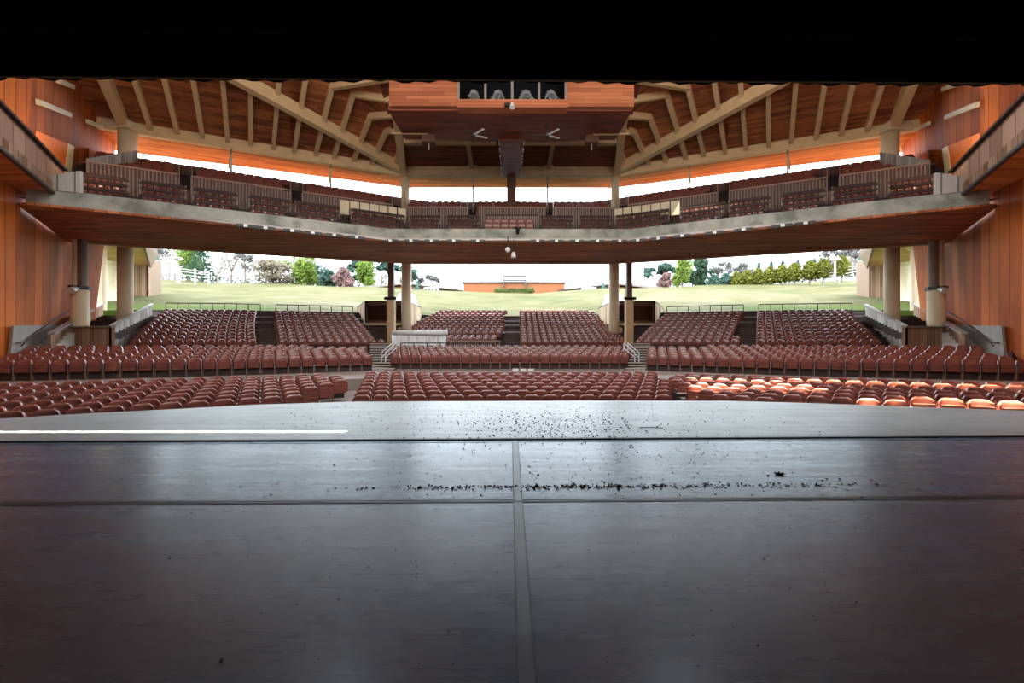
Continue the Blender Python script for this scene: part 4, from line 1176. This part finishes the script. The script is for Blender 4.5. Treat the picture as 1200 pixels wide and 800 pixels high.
# white covered console
ct = empty('covered_console', V(-6.5, 27.8, -.85)); tag(ct, 'mixing console under a white tarpaulin beside the left aisle steps', 'console')
tc = MB(); vs = []
nx, rowsY = 26, [(27.2, -.88), (27.15, -.2), (27.15, .35), (27.25, .68), (27.6, .78), (28.2, .72), (28.6, .45), (28.65, -.88)]
for i in range(nx+1):
    x = -8.35 + 3.55*i/nx
    for j, (y, e) in enumerate(rowsY):
        vs.append(V(x+.05*math.sin(j*2+i), y-(.05*math.sin(i*1.3+j) + .04*math.sin(i*2.9)), e+.03*math.sin(i*.8)*(1 if j > 1 else 0)))
k_ = len(rowsY)
fs = [(i*k_+j, (i+1)*k_+j, (i+1)*k_+j+1, i*k_+j+1) for i in range(nx) for j in range(k_-1)] + [tuple(range(k_)), tuple(nx*k_+j for j in range(k_))[::-1]]
tc.add(vs, fs); tc.build('tarpaulin', M['tarp'], ct)
MB().tube(V(-8.3, 27.2, .62), V(-4.45, 27.1, .62), .16, .2, 12).build('rolled_edge', M['tarp'], ct, smooth=True)
# small pale boxes at the front of the middle seats
for k, px in enumerate((604, 613, 622)):
    x = R(px)*21.3
    tag(MB().box(x-.16, x+.16, 21.1, 21.3, EYE-1.64, EYE-1.5).add([], []).build('floor_monitor', M['white']), 'small pale box on the cross aisle floor, %s from the left' % ordw(k+1), 'box', 'pale boxes in the cross aisle')

# dark stair flights between rear blocks are part of the terrace; add pale nosings in the aisles
for px0, px1, lab in ((305, 331, 'left'), (891-0, 865, 'right'), (591, 612, 'centre')):
    m_ = MB()
    for r in range(14):
        t = 8.4 + .8*r; fn = flat if lab == 'centre' else base_y
        xa, xb = sorted((x_at(R(px0), t, fn), x_at(R(px1), t, fn)))
        for q in (0, .4):
            e = floor_e(t+.01) - (.12 if q == 0 else 0)
            m_.slab([V(xa, fn(xa)+t-.4+q, e-.02), V(xb, fn(xb)+t-.4+q, e-.02), V(xb, fn(xb)+t-.34+q, e-.02), V(xa, fn(xa)+t-.34+q, e-.02)], (0,0,.05))
    tag(m_.build('stair_nosing', M['railg'] if False else M['nosing'] if 'nosing' in M else M.setdefault('nosing', plain('step_nosing', srgb(104, 90, 86), .6)), origin=(0,0,0)), 'worn step edges of the %s rear aisle' % lab, 'stair nosing', kind='structure')

# ------------------------------------------------------------------ buildings beyond the lawn
def lawn_pt(px, y): x = R(px)*y; return x, y, lawn_e(x, y)
def low_building(px0, px1, y, e_lo, e_hi, name, label, mat, roofmat, over=.6, slope=0.0, cat='building'):
    x0, x1 = sorted((R(px0)*y, R(px1)*y))
    rt = empty(name, V((x0+x1)/2, y, e_lo)); tag(rt, label, cat)
    MB().prism([(x0, y), (x1, y), (x1, y+6), (x0, y+6)], EYE+e_lo-1.5, [EYE+e_hi, EYE+e_hi+slope, EYE+e_hi+slope, EYE+e_hi]).build('wall', mat, rt)
    MB().slab([V(x0-over, y-over, e_hi), V(x1+over, y-over, e_hi+slope), V(x1+over, y+6.5, e_hi+slope), V(x0-over, y+6.5, e_hi)], (0,0,.25)).build('roof', roofmat, rt)
    return rt
E = lambda py, y: (400-py)/F*y
yb = 84
rt = low_building(543, 662, yb, E(346, yb), E(331.5, yb), 'entrance_building', 'long low orange building on the crest of the lawn', M['orange'], M['roofg'], .3)
MB().slab([V(R(560)*yb, yb+1, E(331, yb)), V(R(648)*yb, yb+1, E(331, yb)), V(R(646)*yb, yb+1, E(329, yb)), V(R(562)*yb, yb+1, E(329, yb))], (0, 3, 0)).build('parapet', M['roofg'], rt)
sg = empty('sign_frame', V(0, yb-1, E(340, yb))); tag(sg, 'empty grey sign frame standing above the orange building', 'sign frame')
fr = MB(); ys = yb-.6
for px in (590.5, 616): MB().box(R(px)*ys-.14, R(px)*ys+.14, ys-.1, ys+.1, EYE+E(336, ys), EYE+E(323, ys)).build('post', M['roofg'], sg)
fr = MB()
for py in (323.4, 328.6): fr.box(R(590.5)*ys, R(616)*ys, ys-.08, ys+.08, EYE+E(py, ys)-.17, EYE+E(py, ys)+.17)
fr.build('crossbars', M['roofg'], sg)
def leaf_blob(m_, c, rx, ry, rz, n_, size, shell_=.55, flat_=1.0):
    for _ in range(n_):
        while True:
            v = Vector((random.uniform(-1,1), random.uniform(-1,1), random.uniform(-1,1)))
            if shell_ < v.length < 1: break
        p = Vector((c[0]+v.x*rx, c[1]+v.y*ry, c[2]+v.z*rz))
        a = Vector((random.gauss(0,1), random.gauss(0,1), random.gauss(0,1))).normalized(); b_ = a.orthogonal().normalized(); c2 = a.cross(b_)
        s_ = size*random.uniform(.6, 1.3)
        m_.add([p+b_*s_, p+c2*s_*.7, p-b_*s_, p-c2*s_*.7], [(0,1,2,3)])
hd = MB(); yh = yb-2.5
for i in range(12):
    px = 584+i*3.5; r = 1.0 if 0 < i < 11 else 1.35
    leaf_blob(hd, V(R(px)*yh, yh, E(340.5, yh)), .8, .6, .55*r, 150, .13)
hd.ball(V(R(584)*yh, yh, E(340.5, yh)), .9, 10, 6, (1,.7,.8)); hd.ball(V(R(621)*yh, yh, E(340.5, yh)), .9, 10, 6, (1,.7,.8)); hd.box(R(585)*yh, R(620)*yh, yh-.4, yh+.4, EYE+E(345, yh), EYE+E(338.5, yh))
tag(hd.build('hedge', L['hedge'], origin=V(0, yh, E(345, yh))), 'clipped olive hedge in front of the long orange building', 'hedge', kind='stuff')
for s_, nm in ((-1, 'left'), (1, 'right')):
    P = (lambda px: px) if s_ < 0 else (lambda px: 2*PX0-px)
    yw = 82
    x0, x1 = R(P(482))*yw, R(P(542))*yw
    rt = empty('pavilion', V((x0+x1)/2, yw, E(343, yw))); tag(rt, 'low pavilion with a sloping brown roof %s of the orange building' % nm, 'building')
    MB().slab([V(x0, yw, E(346, yw)), V(x1, yw, E(346, yw)), V(x1, yw, E(342, yw)), V(x0, yw, E(334.5, yw))], (0, 5, 0)).build('wall', M['pav'] if 'pav' in M else M.setdefault('pav', plain('tan_pavilion_wall', dim(srgb(190, 146, 104), .24), .7)), rt)
    MB().slab([V(x0-s_*-.5, yw-.6, E(334, yw)), V(x1, yw-.6, E(341.5, yw)), V(x1, yw+5, E(341.5, yw)), V(x0-s_*-.5, yw+5, E(334, yw))], (0, 0, .3)).build('roof', M['brownroof'], rt)
    for kk, (pa, pb) in enumerate(((497, 513), (437, 458))):
        kr = empty('ticket_kiosk', V(R(P((pa+pb)/2))*(yw-2), yw-2, E(343, yw-2))); tag(kr, 'white kiosk with dark openings %s of the orange building, %s one' % (nm, ('inner', 'outer')[kk]), 'kiosk', 'white kiosks beyond the lawn')
        y = yw-2; xa, xb = sorted((R(P(pa))*y, R(P(pb))*y))
        MB().box(xa, xb, y, y+2, EYE+E(343.5, y), EYE+E(336.5 if kk == 0 else 335.5, y)).build('body', M['white'], kr)
        mm = MB()
        for q in range(4):
            xx = xa+(xb-xa)*(q+.5)/4; mm.box(xx-.22, xx+.22, y-.05, y+.02, EYE+E(341.5, y), EYE+E(338, y))
        mm.build('openings', M['roofg'], kr)
    # further wing with a long pale roof
    yw2 = 76; x0, x1 = R(P(402))*yw2, R(P(476))*yw2
    rt = empty('side_wing', V((x0+x1)/2, yw2, E(343, yw2))); tag(rt, 'low orange wing with a long pale tapering roof %s of the lawn crest' % nm, 'building')
    MB().slab([V(x0, yw2, E(346, yw2)), V(x1, yw2, E(346, yw2)), V(x1, yw2, E(335, yw2)), V(x0, yw2, E(341.5, yw2))], (0, 4, 0)).build('wall', M['orange'], rt)
    MB().slab([V(x0, yw2-.8, E(341.8, yw2)), V(x1, yw2-.8, E(333.5, yw2)), V(x1, yw2+4, E(333.5, yw2)), V(x0, yw2+4, E(341.8, yw2))], (0, 0, .45)).build('roof', M['paleroof'], rt)
    # closed teal umbrellas
    for kk, (px, y, pt, pb) in enumerate(((489, 78, 327.5, 342), (186, 58, 297, 318))):
        x = R(P(px))*y
        u = empty('closed_umbrella', V(x, y, E(pb+2, y))); tag(u, 'closed teal umbrella %s %s' % (('beside the pavilion', 'by the fence at the edge')[kk], 'on the %s side of the lawn' % nm), 'umbrella', 'closed teal umbrellas')
        MB().tube(V(x, y, E(pb+4, y)), V(x, y, E(pt, y)), .05).build('pole', M['white'], u)
        MB().tube(V(x, y, E(pb, y)+.6), V(x, y, E(pt, y)-.3), .42, .12, 8).build('canopy', M['teal'], u)
    # pale walkway up the lawn behind the booth column
    m_ = MB()
    pts = [(458, 42), (492, 42), (486, 60), (468, 60)]
    q = [V(R(P(px))*y, y, lawn_e(R(P(px))*y, y)+.2) for px, y in pts]
    m_.slab(q, (0, 0, .08))
    tag(m_.build('lawn_path', M['path']), 'pale path climbing the lawn behind the %s inner column' % nm, 'path')
    # covered ramp building at the side of the lawn
    y0 = 44.0
    rb = empty('ramp_building', V(s_*44, 44, 5)); tag(rb, 'sheltered walkway building with a sloping cantilever roof beside the %s lawn' % nm, 'building')
    xA, xB = s_*abs(R(120))*46, s_*abs(R(175.5))*46
    MB().slab([V(xA, 46, 4.5), V(xB, 46, 4.5), V(xB, 46, 9.4), V(xA, 46, 9.9)], (0, .3, 0)).build('back_wall', M['slatb'], rb)
    # roof: underside goes from low at back to high over the viewer's side
    r0, r1 = V(s_*abs(R(168))*30, 30, E(285, 30)), V(s_*abs(R(177))*46, 46, E(311, 46))
    r2, r3 = V(s_*54, 46, E(311, 46)), V(s_*40, 30, E(285, 30))
    MB().slab([r0, r1, r2, r3], (0, 0, .3)).build('roof', M['canopy'], rb)
    f0, f1 = V(s_*abs(R(161))*30, 29.5, E(281, 30)), V(s_*abs(R(179))*46, 46.3, E(316, 46))
    MB().slab([r0 + Vector((0,0,-.1)), r1 + Vector((0,0,-.3)), r1 + Vector((-s_*.6, .3, 1.2)), r0 + Vector((-s_*.6, 0, 1.5))], (-s_*.2, 0, 0)).build('fascia', M['paleor'] if 'paleor' in M else M.setdefault('paleor', plain('pale_orange_boards', dim(srgb(226, 184, 150), .24), .6, var=.08)), rb)
    MB().slab([V(s_*abs(R(176))*46, 46, 4.5), V(s_*abs(R(182))*48, 49, 4.8), V(s_*abs(R(182))*48, 49, 10.4), V(s_*abs(R(176))*46, 46, 9.4)], (s_*.2, 0, 0)).build('end_wall', M['paleor'], rb)
    c = MB(); xx = s_*abs(R(135))*42
    c.tube(V(xx, 42, 4.3), V(xx, 42, 5.6), .95, .6, 14); c.tube(V(xx, 42, 5.6), V(xx, 42, 8.2), .5, .6, 14); c.tube(V(xx, 42, 8.2), V(xx, 42, 8.6), 1.0, 1.3, 14)
    c.build('pillar', M['column'], rb)
    c = MB(); xx = s_*abs(R(119))*31.5; c.tube(V(xx, 31.5, 2.2), V(xx, 31.5, 7.9), .42, .42, 14); c.tube(V(xx, 31.5, 7.5), V(xx, 31.5, 7.9), .45, .8, 14)
    c.build('pillar', M['column'], rb)
    # rail fence on the crest
    fe = empty('rail_fence', V(s_*60, 66, 11)); tag(fe, 'grey post and rail fence at the %s edge of the lawn' % nm, 'fence')
    pts = [(190, 60, 321), (212, 62, 325), (230, 64, 327), (246, 66, 329)]
    P3 = [V(R(P(px))*y, y, E(py, y)) for px, y, py in pts]
    mm = MB()
    for a, b_ in zip(P3, P3[1:]):
        for h in (.45, .95, 1.4): mm.bar(a+Vector((0,0,h)), b_+Vector((0,0,h)), .06, .14)
    mm.build('rails', M['railg'], fe)
    for p in P3: MB().box(p.x-.1, p.x+.1, p.y-.1, p.y+.1, p.z-1, p.z+1.7).build('post', M['railg'], fe)
# lamp post on the left crest
lp = empty('lamp_post', V(R(209)*60, 60, E(326, 60))); tag(lp, 'pale lamp post with a wide cap on the left crest of the lawn', 'lamp post')
MB().tube(V(R(209)*60, 60, E(330, 60)), V(R(209)*60, 60, E(304, 60)), .16).build('pole', M['railg'], lp)
MB().tube(V(R(209)*60, 60, E(304, 60)), V(R(209)*60, 60, E(302, 60)), .9, .5, 10).build('cap', M['white'], lp)
lp = empty('lamp_post', V(R(980)*60, 60, E(326, 60))); tag(lp, 'pale lamp post standing among the clipped evergreens on the right', 'lamp post')
MB().tube(V(R(980)*60, 60, E(330, 60)), V(R(980)*60, 60, E(304, 60)), .14).build('pole', M['railg'], lp)
MB().tube(V(R(980)*60, 60, E(304, 60)), V(R(980)*60, 60, E(302, 60)), .8, .5, 10).build('cap', M['white'], lp)

# ------------------------------------------------------------------ trees
def tree(px, y, py_base, py_top, wpx, kind, leaf, label, name='tree', group=None, dens=1.0):
    x = R(px)*y; e0 = max(E(py_base, y), lawn_e(x, y)-.3) if False else E(py_base, y); e1 = E(py_top, y); w = wpx/F*y/2; h = e1-e0
    rt = empty(name, V(x, y, e0)); tag(rt, label, 'tree' if name != 'shrub' else 'shrub', group)
    tk = MB(); lf_ = MB(); size = .0034*y
    if kind == 'round':
        tk.tube(V(x, y, e0-1), V(x, y, e0+h*.6), .03*h+.12, .02*h, 8)
        for _ in range(int(17)):
            a = random.uniform(0, 6.28); rr = random.uniform(.1, .68)
            c = V(x+w*rr*math.cos(a), y+w*rr*math.sin(a), e0+h*random.uniform(.2, .84))
            tk.tube(V(x, y, e0+h*.3), c, .07, .03, 5)
            leaf_blob(lf_, c, w*.42, w*.42, h*.2, int(170*dens), size)
    elif kind == 'cone':
        tk.tube(V(x, y, e0-1), V(x, y, e0+h*.95), .12, .03, 7)
        n_ = int(1100*dens)
        for _ in range(n_):
            k = random.random()**1.4; rr = w*(1-k)**.8*random.uniform(.35, 1.05)*(1+.25*math.sin(k*40)); a = random.uniform(0, 6.28)
            leaf_blob(lf_, V(x+rr*math.cos(a), y+rr*math.sin(a), e0+h*(.04+.96*k)), .2, .2, .15, 1, size, 0)
    elif kind == 'egg':
        tk.tube(V(x, y, e0-1), V(x, y, e0+h*.6), .12, .05, 7)
        for _ in range(int(1000*dens)):
            k = random.random(); rr = w*math.sin(math.pi*min(1, .12+.86*k))**.6*(1.12-.45*k)*random.uniform(.55, 1.05); a = random.uniform(0, 6.28)
            leaf_blob(lf_, V(x+rr*math.cos(a), y+rr*math.sin(a), e0+h*(.02+.96*k)), .18, .18, .15, 1, size, 0)
    elif kind in ('bare', 'pine'):
        def grow(p, d, l, r, lev):
            q = p + d*l; tk.tube(p, q, r, r*.7, 4, False)
            if lev == 0:
                if kind == 'pine': leaf_blob(lf_, q, l*.9, l*.9, l*.45, int(34*dens), size, 0)
                elif leaf: leaf_blob(lf_, q, l*.8, l*.8, l*.8, int(10*dens), size*.7, 0)
                return
            for _ in range(3 if lev > 1 else 4):
                v = Vector((random.gauss(0,1), random.gauss(0,1), random.gauss(0,.5))).normalized()
                nd = (d*.75 + v*.62 + Vector((0,0,.12))).normalized()
                grow(p + d*l*random.uniform(.55, 1), nd, l*random.uniform(.6, .8), r*.62, lev-1)
        grow(V(x, y, e0-.5), Vector((random.uniform(-.08,.08), 0, 1)), h*.36+.4, max(.2, h*.034), 4)
    tk.build('trunk', M['bark'], rt)
    if leaf and lf_.v: lf_.build('foliage', L[leaf], rt)
    return rt
T = [
 (200, 84, 322, 284, 34, 'bare', 'grey', 'bare grey tree behind the left sheltered walkway'),
 (222, 76, 328, 282, 34, 'round', 'lime', 'loose light green tree above the left fence'),
 (236, 72, 328, 288, 40, 'cone', 'dark', 'large dark evergreen standing behind the left rail fence'),
 (256, 72, 331, 290, 44, 'bare', None, 'bare forked tree with a pale trunk right of the dark evergreen'),
 (272, 84, 332, 286, 22, 'bare', None, 'slim bare tree with a straight trunk on the left crest'),
 (289, 78, 333, 288, 44, 'bare', 'grey', 'wide bare tree left of the beige bush'),
 (320, 74, 336, 306, 48, 'round', 'beige', 'wide beige budding bush on the left crest of the lawn'),
 (342, 84, 338, 296, 34, 'bare', 'lime', 'thin tree with fresh green buds behind the beige bush'),
 (358, 78, 337, 300, 34, 'round', 'lime', 'bright spring green tree left of the blue green conifers'),
 (374, 86, 338, 306, 36, 'round', 'teal', 'dark blue green tree behind the spring green tree'),
 (386, 76, 339, 318, 26, 'round', 'teal', 'low blue green bushy conifer left of the pink blossom tree'),
 (403, 75, 339, 313, 26, 'round', 'pink', 'small pink blossom tree on the left crest'),
 (414, 88, 340, 298, 22, 'pine', 'teal', 'tall pine with a straight trunk right of the pink blossom'),
 (430, 84, 340, 304, 30, 'round', 'lime', 'green leafy tree behind the left side wing'),
 (448, 90, 340, 300, 28, 'pine', 'teal', 'tall blue green pine left of the slim brown post'),
 (470, 92, 338, 304, 22, 'pine', 'teal', 'narrow pine seen beside the left round column'),
 (489, 100, 338, 321, 14, 'bare', 'grey', 'small dark bare treetop above the left pavilion'),
 (508, 100, 338, 322, 12, 'bare', 'grey', 'small round bare treetop left of the orange building'),
 (774, 84, 338, 303, 34, 'pine', 'teal', 'open branched pine right of the right control booth'),
 (779, 78, 339, 320, 18, 'round', 'pink', 'small pale pink blossom bush under the open pine'),
 (800, 78, 338, 299, 26, 'round', 'lime', 'tall light green tree right of the open pine'),
 (820, 82, 338, 300, 28, 'round', 'dark', 'dense green tree behind the light green tree'),
 (845, 86, 337, 304, 34, 'bare', 'grey', 'bare grey tree right of the dense green trees'),
 (866, 88, 336, 306, 30, 'bare', 'grey', 'second bare grey tree behind the young evergreens'),
 (838, 74, 338, 322, 16, 'egg', 'teal', 'first dusky blue green evergreen at the left end of the row'),
 (851, 73, 337, 320, 15, 'egg', 'teal', 'second dusky blue green evergreen of the row'),
]
for a in T: tree(*a)
row = [(863, 72), (876, 71), (889, 70), (903, 69), (917, 68), (932, 66), (950, 65), (966, 64), (988, 62)]
for i, (px, y) in enumerate(row):
    pb = 336 - (px-863)*.105
    tree(px, y, pb, pb-17-(i*.8), 14+i*.5, 'egg', 'olive', 'clipped yellow green evergreen, %s counted from the booth end of the row' % ordw(i+1), 'tree', 'row of young evergreens on the right')
for i, px in enumerate((869, 890, 905, 918, 936, 955, 972)):
    y = 80; pb = 330-(px-869)*.12
    tree(px, y, pb, 309-(px-869)*.06, 9, 'cone', 'grey' if i < 1 else 'teal', 'slim grey green spire conifer behind the row, %s from the booth end' % ordw(i+1), 'tree', 'spire conifers behind the evergreen row', dens=.35)
for i, px in enumerate((985, 1008, 1030)):
    tree(px, 78, 322, 284+i*2, 36, 'bare', 'grey', 'bare reddish grey tree %s the right sheltered walkway' % ('well before', 'just before', 'behind')[i] , 'tree')
hb_ = MB()
for i in range(40):
    px = 872 + i*4; y = 84; leaf_blob(hb_, V(R(px)*y, y, E(327-(px-872)*.1, y)), 1.2, 1, 2.2, 60, .3, 0)
tag(hb_.build('distant_undergrowth', L['grey'], origin=V(50, 84, 9)), 'grey brown undergrowth behind the evergreen row', 'undergrowth', kind='stuff')
hb_ = MB()
for i in range(60):
    px = 190 + i*4.6; y = 92; leaf_blob(hb_, V(R(px)*y, y, E(330+(px-190)*.03, y)), 1.6, 1, 2.4, 45, .32, 0)
tag(hb_.build('distant_undergrowth', L['grey'], origin=V(-60, 92, 9)), 'grey undergrowth behind the trees on the left crest', 'undergrowth', kind='stuff')
# pale house beyond the right crest
hs = empty('distant_house', V(R(990)*95, 95, 15)); tag(hs, 'pale house with a pointed roof behind the bare trees on the right', 'house')
y = 95; xa, xb = R(975)*y, R(1012)*y
MB().box(xa, xb, y, y+6, EYE+E(330, y), EYE+E(307, y)).build('wall', M['white'], hs)
MB().add([V(xa-.6, y-.3, E(307, y)), V(xb+.6, y-.3, E(307, y)), V((xa+xb)/2, y-.3, E(297, y)), V(xa-.6, y+6, E(307, y)), V(xb+.6, y+6, E(307, y)), V((xa+xb)/2, y+6, E(297, y))], [(0,1,2), (3,5,4), (0,2,5,3), (1,4,5,2), (0,3,4,1)]).build('roof', M['paleroof'], hs)

# ------------------------------------------------------------------ world, lights, camera
w = bpy.data.worlds.new('sky'); scn.world = w; w.use_nodes = True
nt = w.node_tree; bg = nt.nodes['Background']
tc_ = nt.nodes.new('ShaderNodeTexCoord'); sp = nt.nodes.new('ShaderNodeSeparateXYZ'); nt.links.new(tc_.outputs['Generated'], sp.inputs[0])
cr = ramp(nt, sp.outputs[2], [(0.0, (.46, .54, .60, 1)), (.24, (.48, .56, .62, 1)), (.36, (.84, .93, 1.0, 1)), (1.0, (.74, .87, 1.0, 1))])
nt.links.new(cr, bg.inputs[0]); bg.inputs[1].default_value = 9.0

def sun(name, rot, e, c, ang):
    l = bpy.data.lights.new(name, 'SUN'); l.energy = e*1.6; l.color = c; l.angle = ang
    o = bpy.data.objects.new(name, l); o.rotation_euler = rot; col.objects.link(o); return o
d = Vector((.35, .75, -.62)).normalized()    # light travels back and down onto the lawn
sn = sun('sun', (0,0,0), 2.2, (1, .93, .8), .01); sn.rotation_euler = d.to_track_quat('-Z', 'Y').to_euler()
def area(name, loc, target, sx, sy, power, c, spread=180):
    l = bpy.data.lights.new(name, 'AREA'); l.shape = 'RECTANGLE'; l.size = sx; l.size_y = sy; l.energy = power; l.color = c; l.spread = math.radians(spread)
    o = bpy.data.objects.new(name, l); o.location = loc
    o.rotation_euler = (Vector(target)-Vector(loc)).to_track_quat('-Z', 'Y').to_euler(); col.objects.link(o); return o
# unseen fill lights added above the proscenium to brighten the house
area('house_fill', V(0, 9.2, 11), V(0, 30, 6), 26, 5, 1900, (1, .93, .84))
area('house_fill_low', V(0, 9.0, 6.6), V(0, 26, 2), 26, 1.6, 350, (1, .92, .84))

def shaft(name, a, b, h, wdt, power, c=(1, .80, .56), spread=2.5):
    # area lamp added overhead to imitate a narrow beam of late sun
    a = Vector(a); b = Vector(b); m = (a+b)/2; d = b-a
    l = bpy.data.lights.new(name, 'AREA'); l.shape = 'RECTANGLE'; l.size = d.length; l.size_y = wdt; l.energy = power; l.color = c; l.spread = math.radians(spread)
    o = bpy.data.objects.new(name, l); o.location = m + Vector((0, 0, h)); o.rotation_euler = (0, 0, math.atan2(d.y, d.x)); col.objects.link(o)
shaft('sun_shaft_stage', (-11.5, 7.02, 0), (-3.0, 7.02, 0), 4.5, .10, 40, (1, .97, .9), 2)
shaft('sun_shaft_front_seats', (9.6, 10.75, -.2), (18.5, 7.9, -.2), 8, .5, 620)
shaft('sun_shaft_back_seats', (7.0, 14.9, -.1), (19.5, 10.9, -.1), 8, .6, 500)
shaft('sun_shaft_aisle', (6.3, 13.4, -.1), (10.0, 12.5, -.1), 8, 1.0, 260)
shaft('sun_shaft_left_seats', (-17, 7.6, -.2), (-11.2, 9.3, -.2), 8, .3, 90)
shaft('sun_shaft_rear_seats', (-7.2, 39.6, 5), (-.8, 39.6, 5), 3.5, .9, 60, (1, .85, .65))
shaft('sun_shaft_rear_seats_right', (1.2, 40.9, 5), (7.2, 40.9, 5), 3.5, .5, 50, (1, .85, .65))
# small steps by the right front aisle
for s_ in (-1, 1):
    area('recess_fill', V(s_*20.2, 18.6, 9.4), V(s_*23.9, 20.2, 10), .5, .5, 40, (1, .85, .6))  # added fill brightening the wall recess, no fitting stands here
st = MB(); ns = MB()
for k in range(4):
    st.box(6.0, 7.5, 12.6+k*.4, 13.02+k*.4, EYE-2.6, EYE-2.25+k*.13)
    ns.box(6.0, 7.5, 12.58+k*.4, 12.68+k*.4, EYE-2.29+k*.13, EYE-2.24+k*.13)
rt = empty('aisle_step', V(6.75, 13.4, -2.6)); st.build('treads', M['tread'], rt); ns.build('pale_nosing', M['steps'], rt); tag(rt, 'pale low steps in the aisle between centre and right front blocks', 'steps')

cam = bpy.data.cameras.new('camera'); cam.lens = 13.5; cam.sensor_width = 36; cam.clip_start = .05; cam.clip_end = 500
co_ = bpy.data.objects.new('camera', cam); col.objects.link(co_); co_.location = (0, 0, EYE)
co_.rotation_euler = (math.radians(90), 0, -math.atan(2/450.0))
scn.camera = co_
scn.view_settings.view_transform = 'Standard'; scn.view_settings.look = 'None'; scn.view_settings.exposure = 0.3
scn.cycles.max_bounces = 6; scn.cycles.diffuse_bounces = 4; scn.cycles.glossy_bounces = 3; scn.cycles.use_denoising = True
for o in list(bpy.data.objects):
    if '_o' in o.keys(): del o['_o']
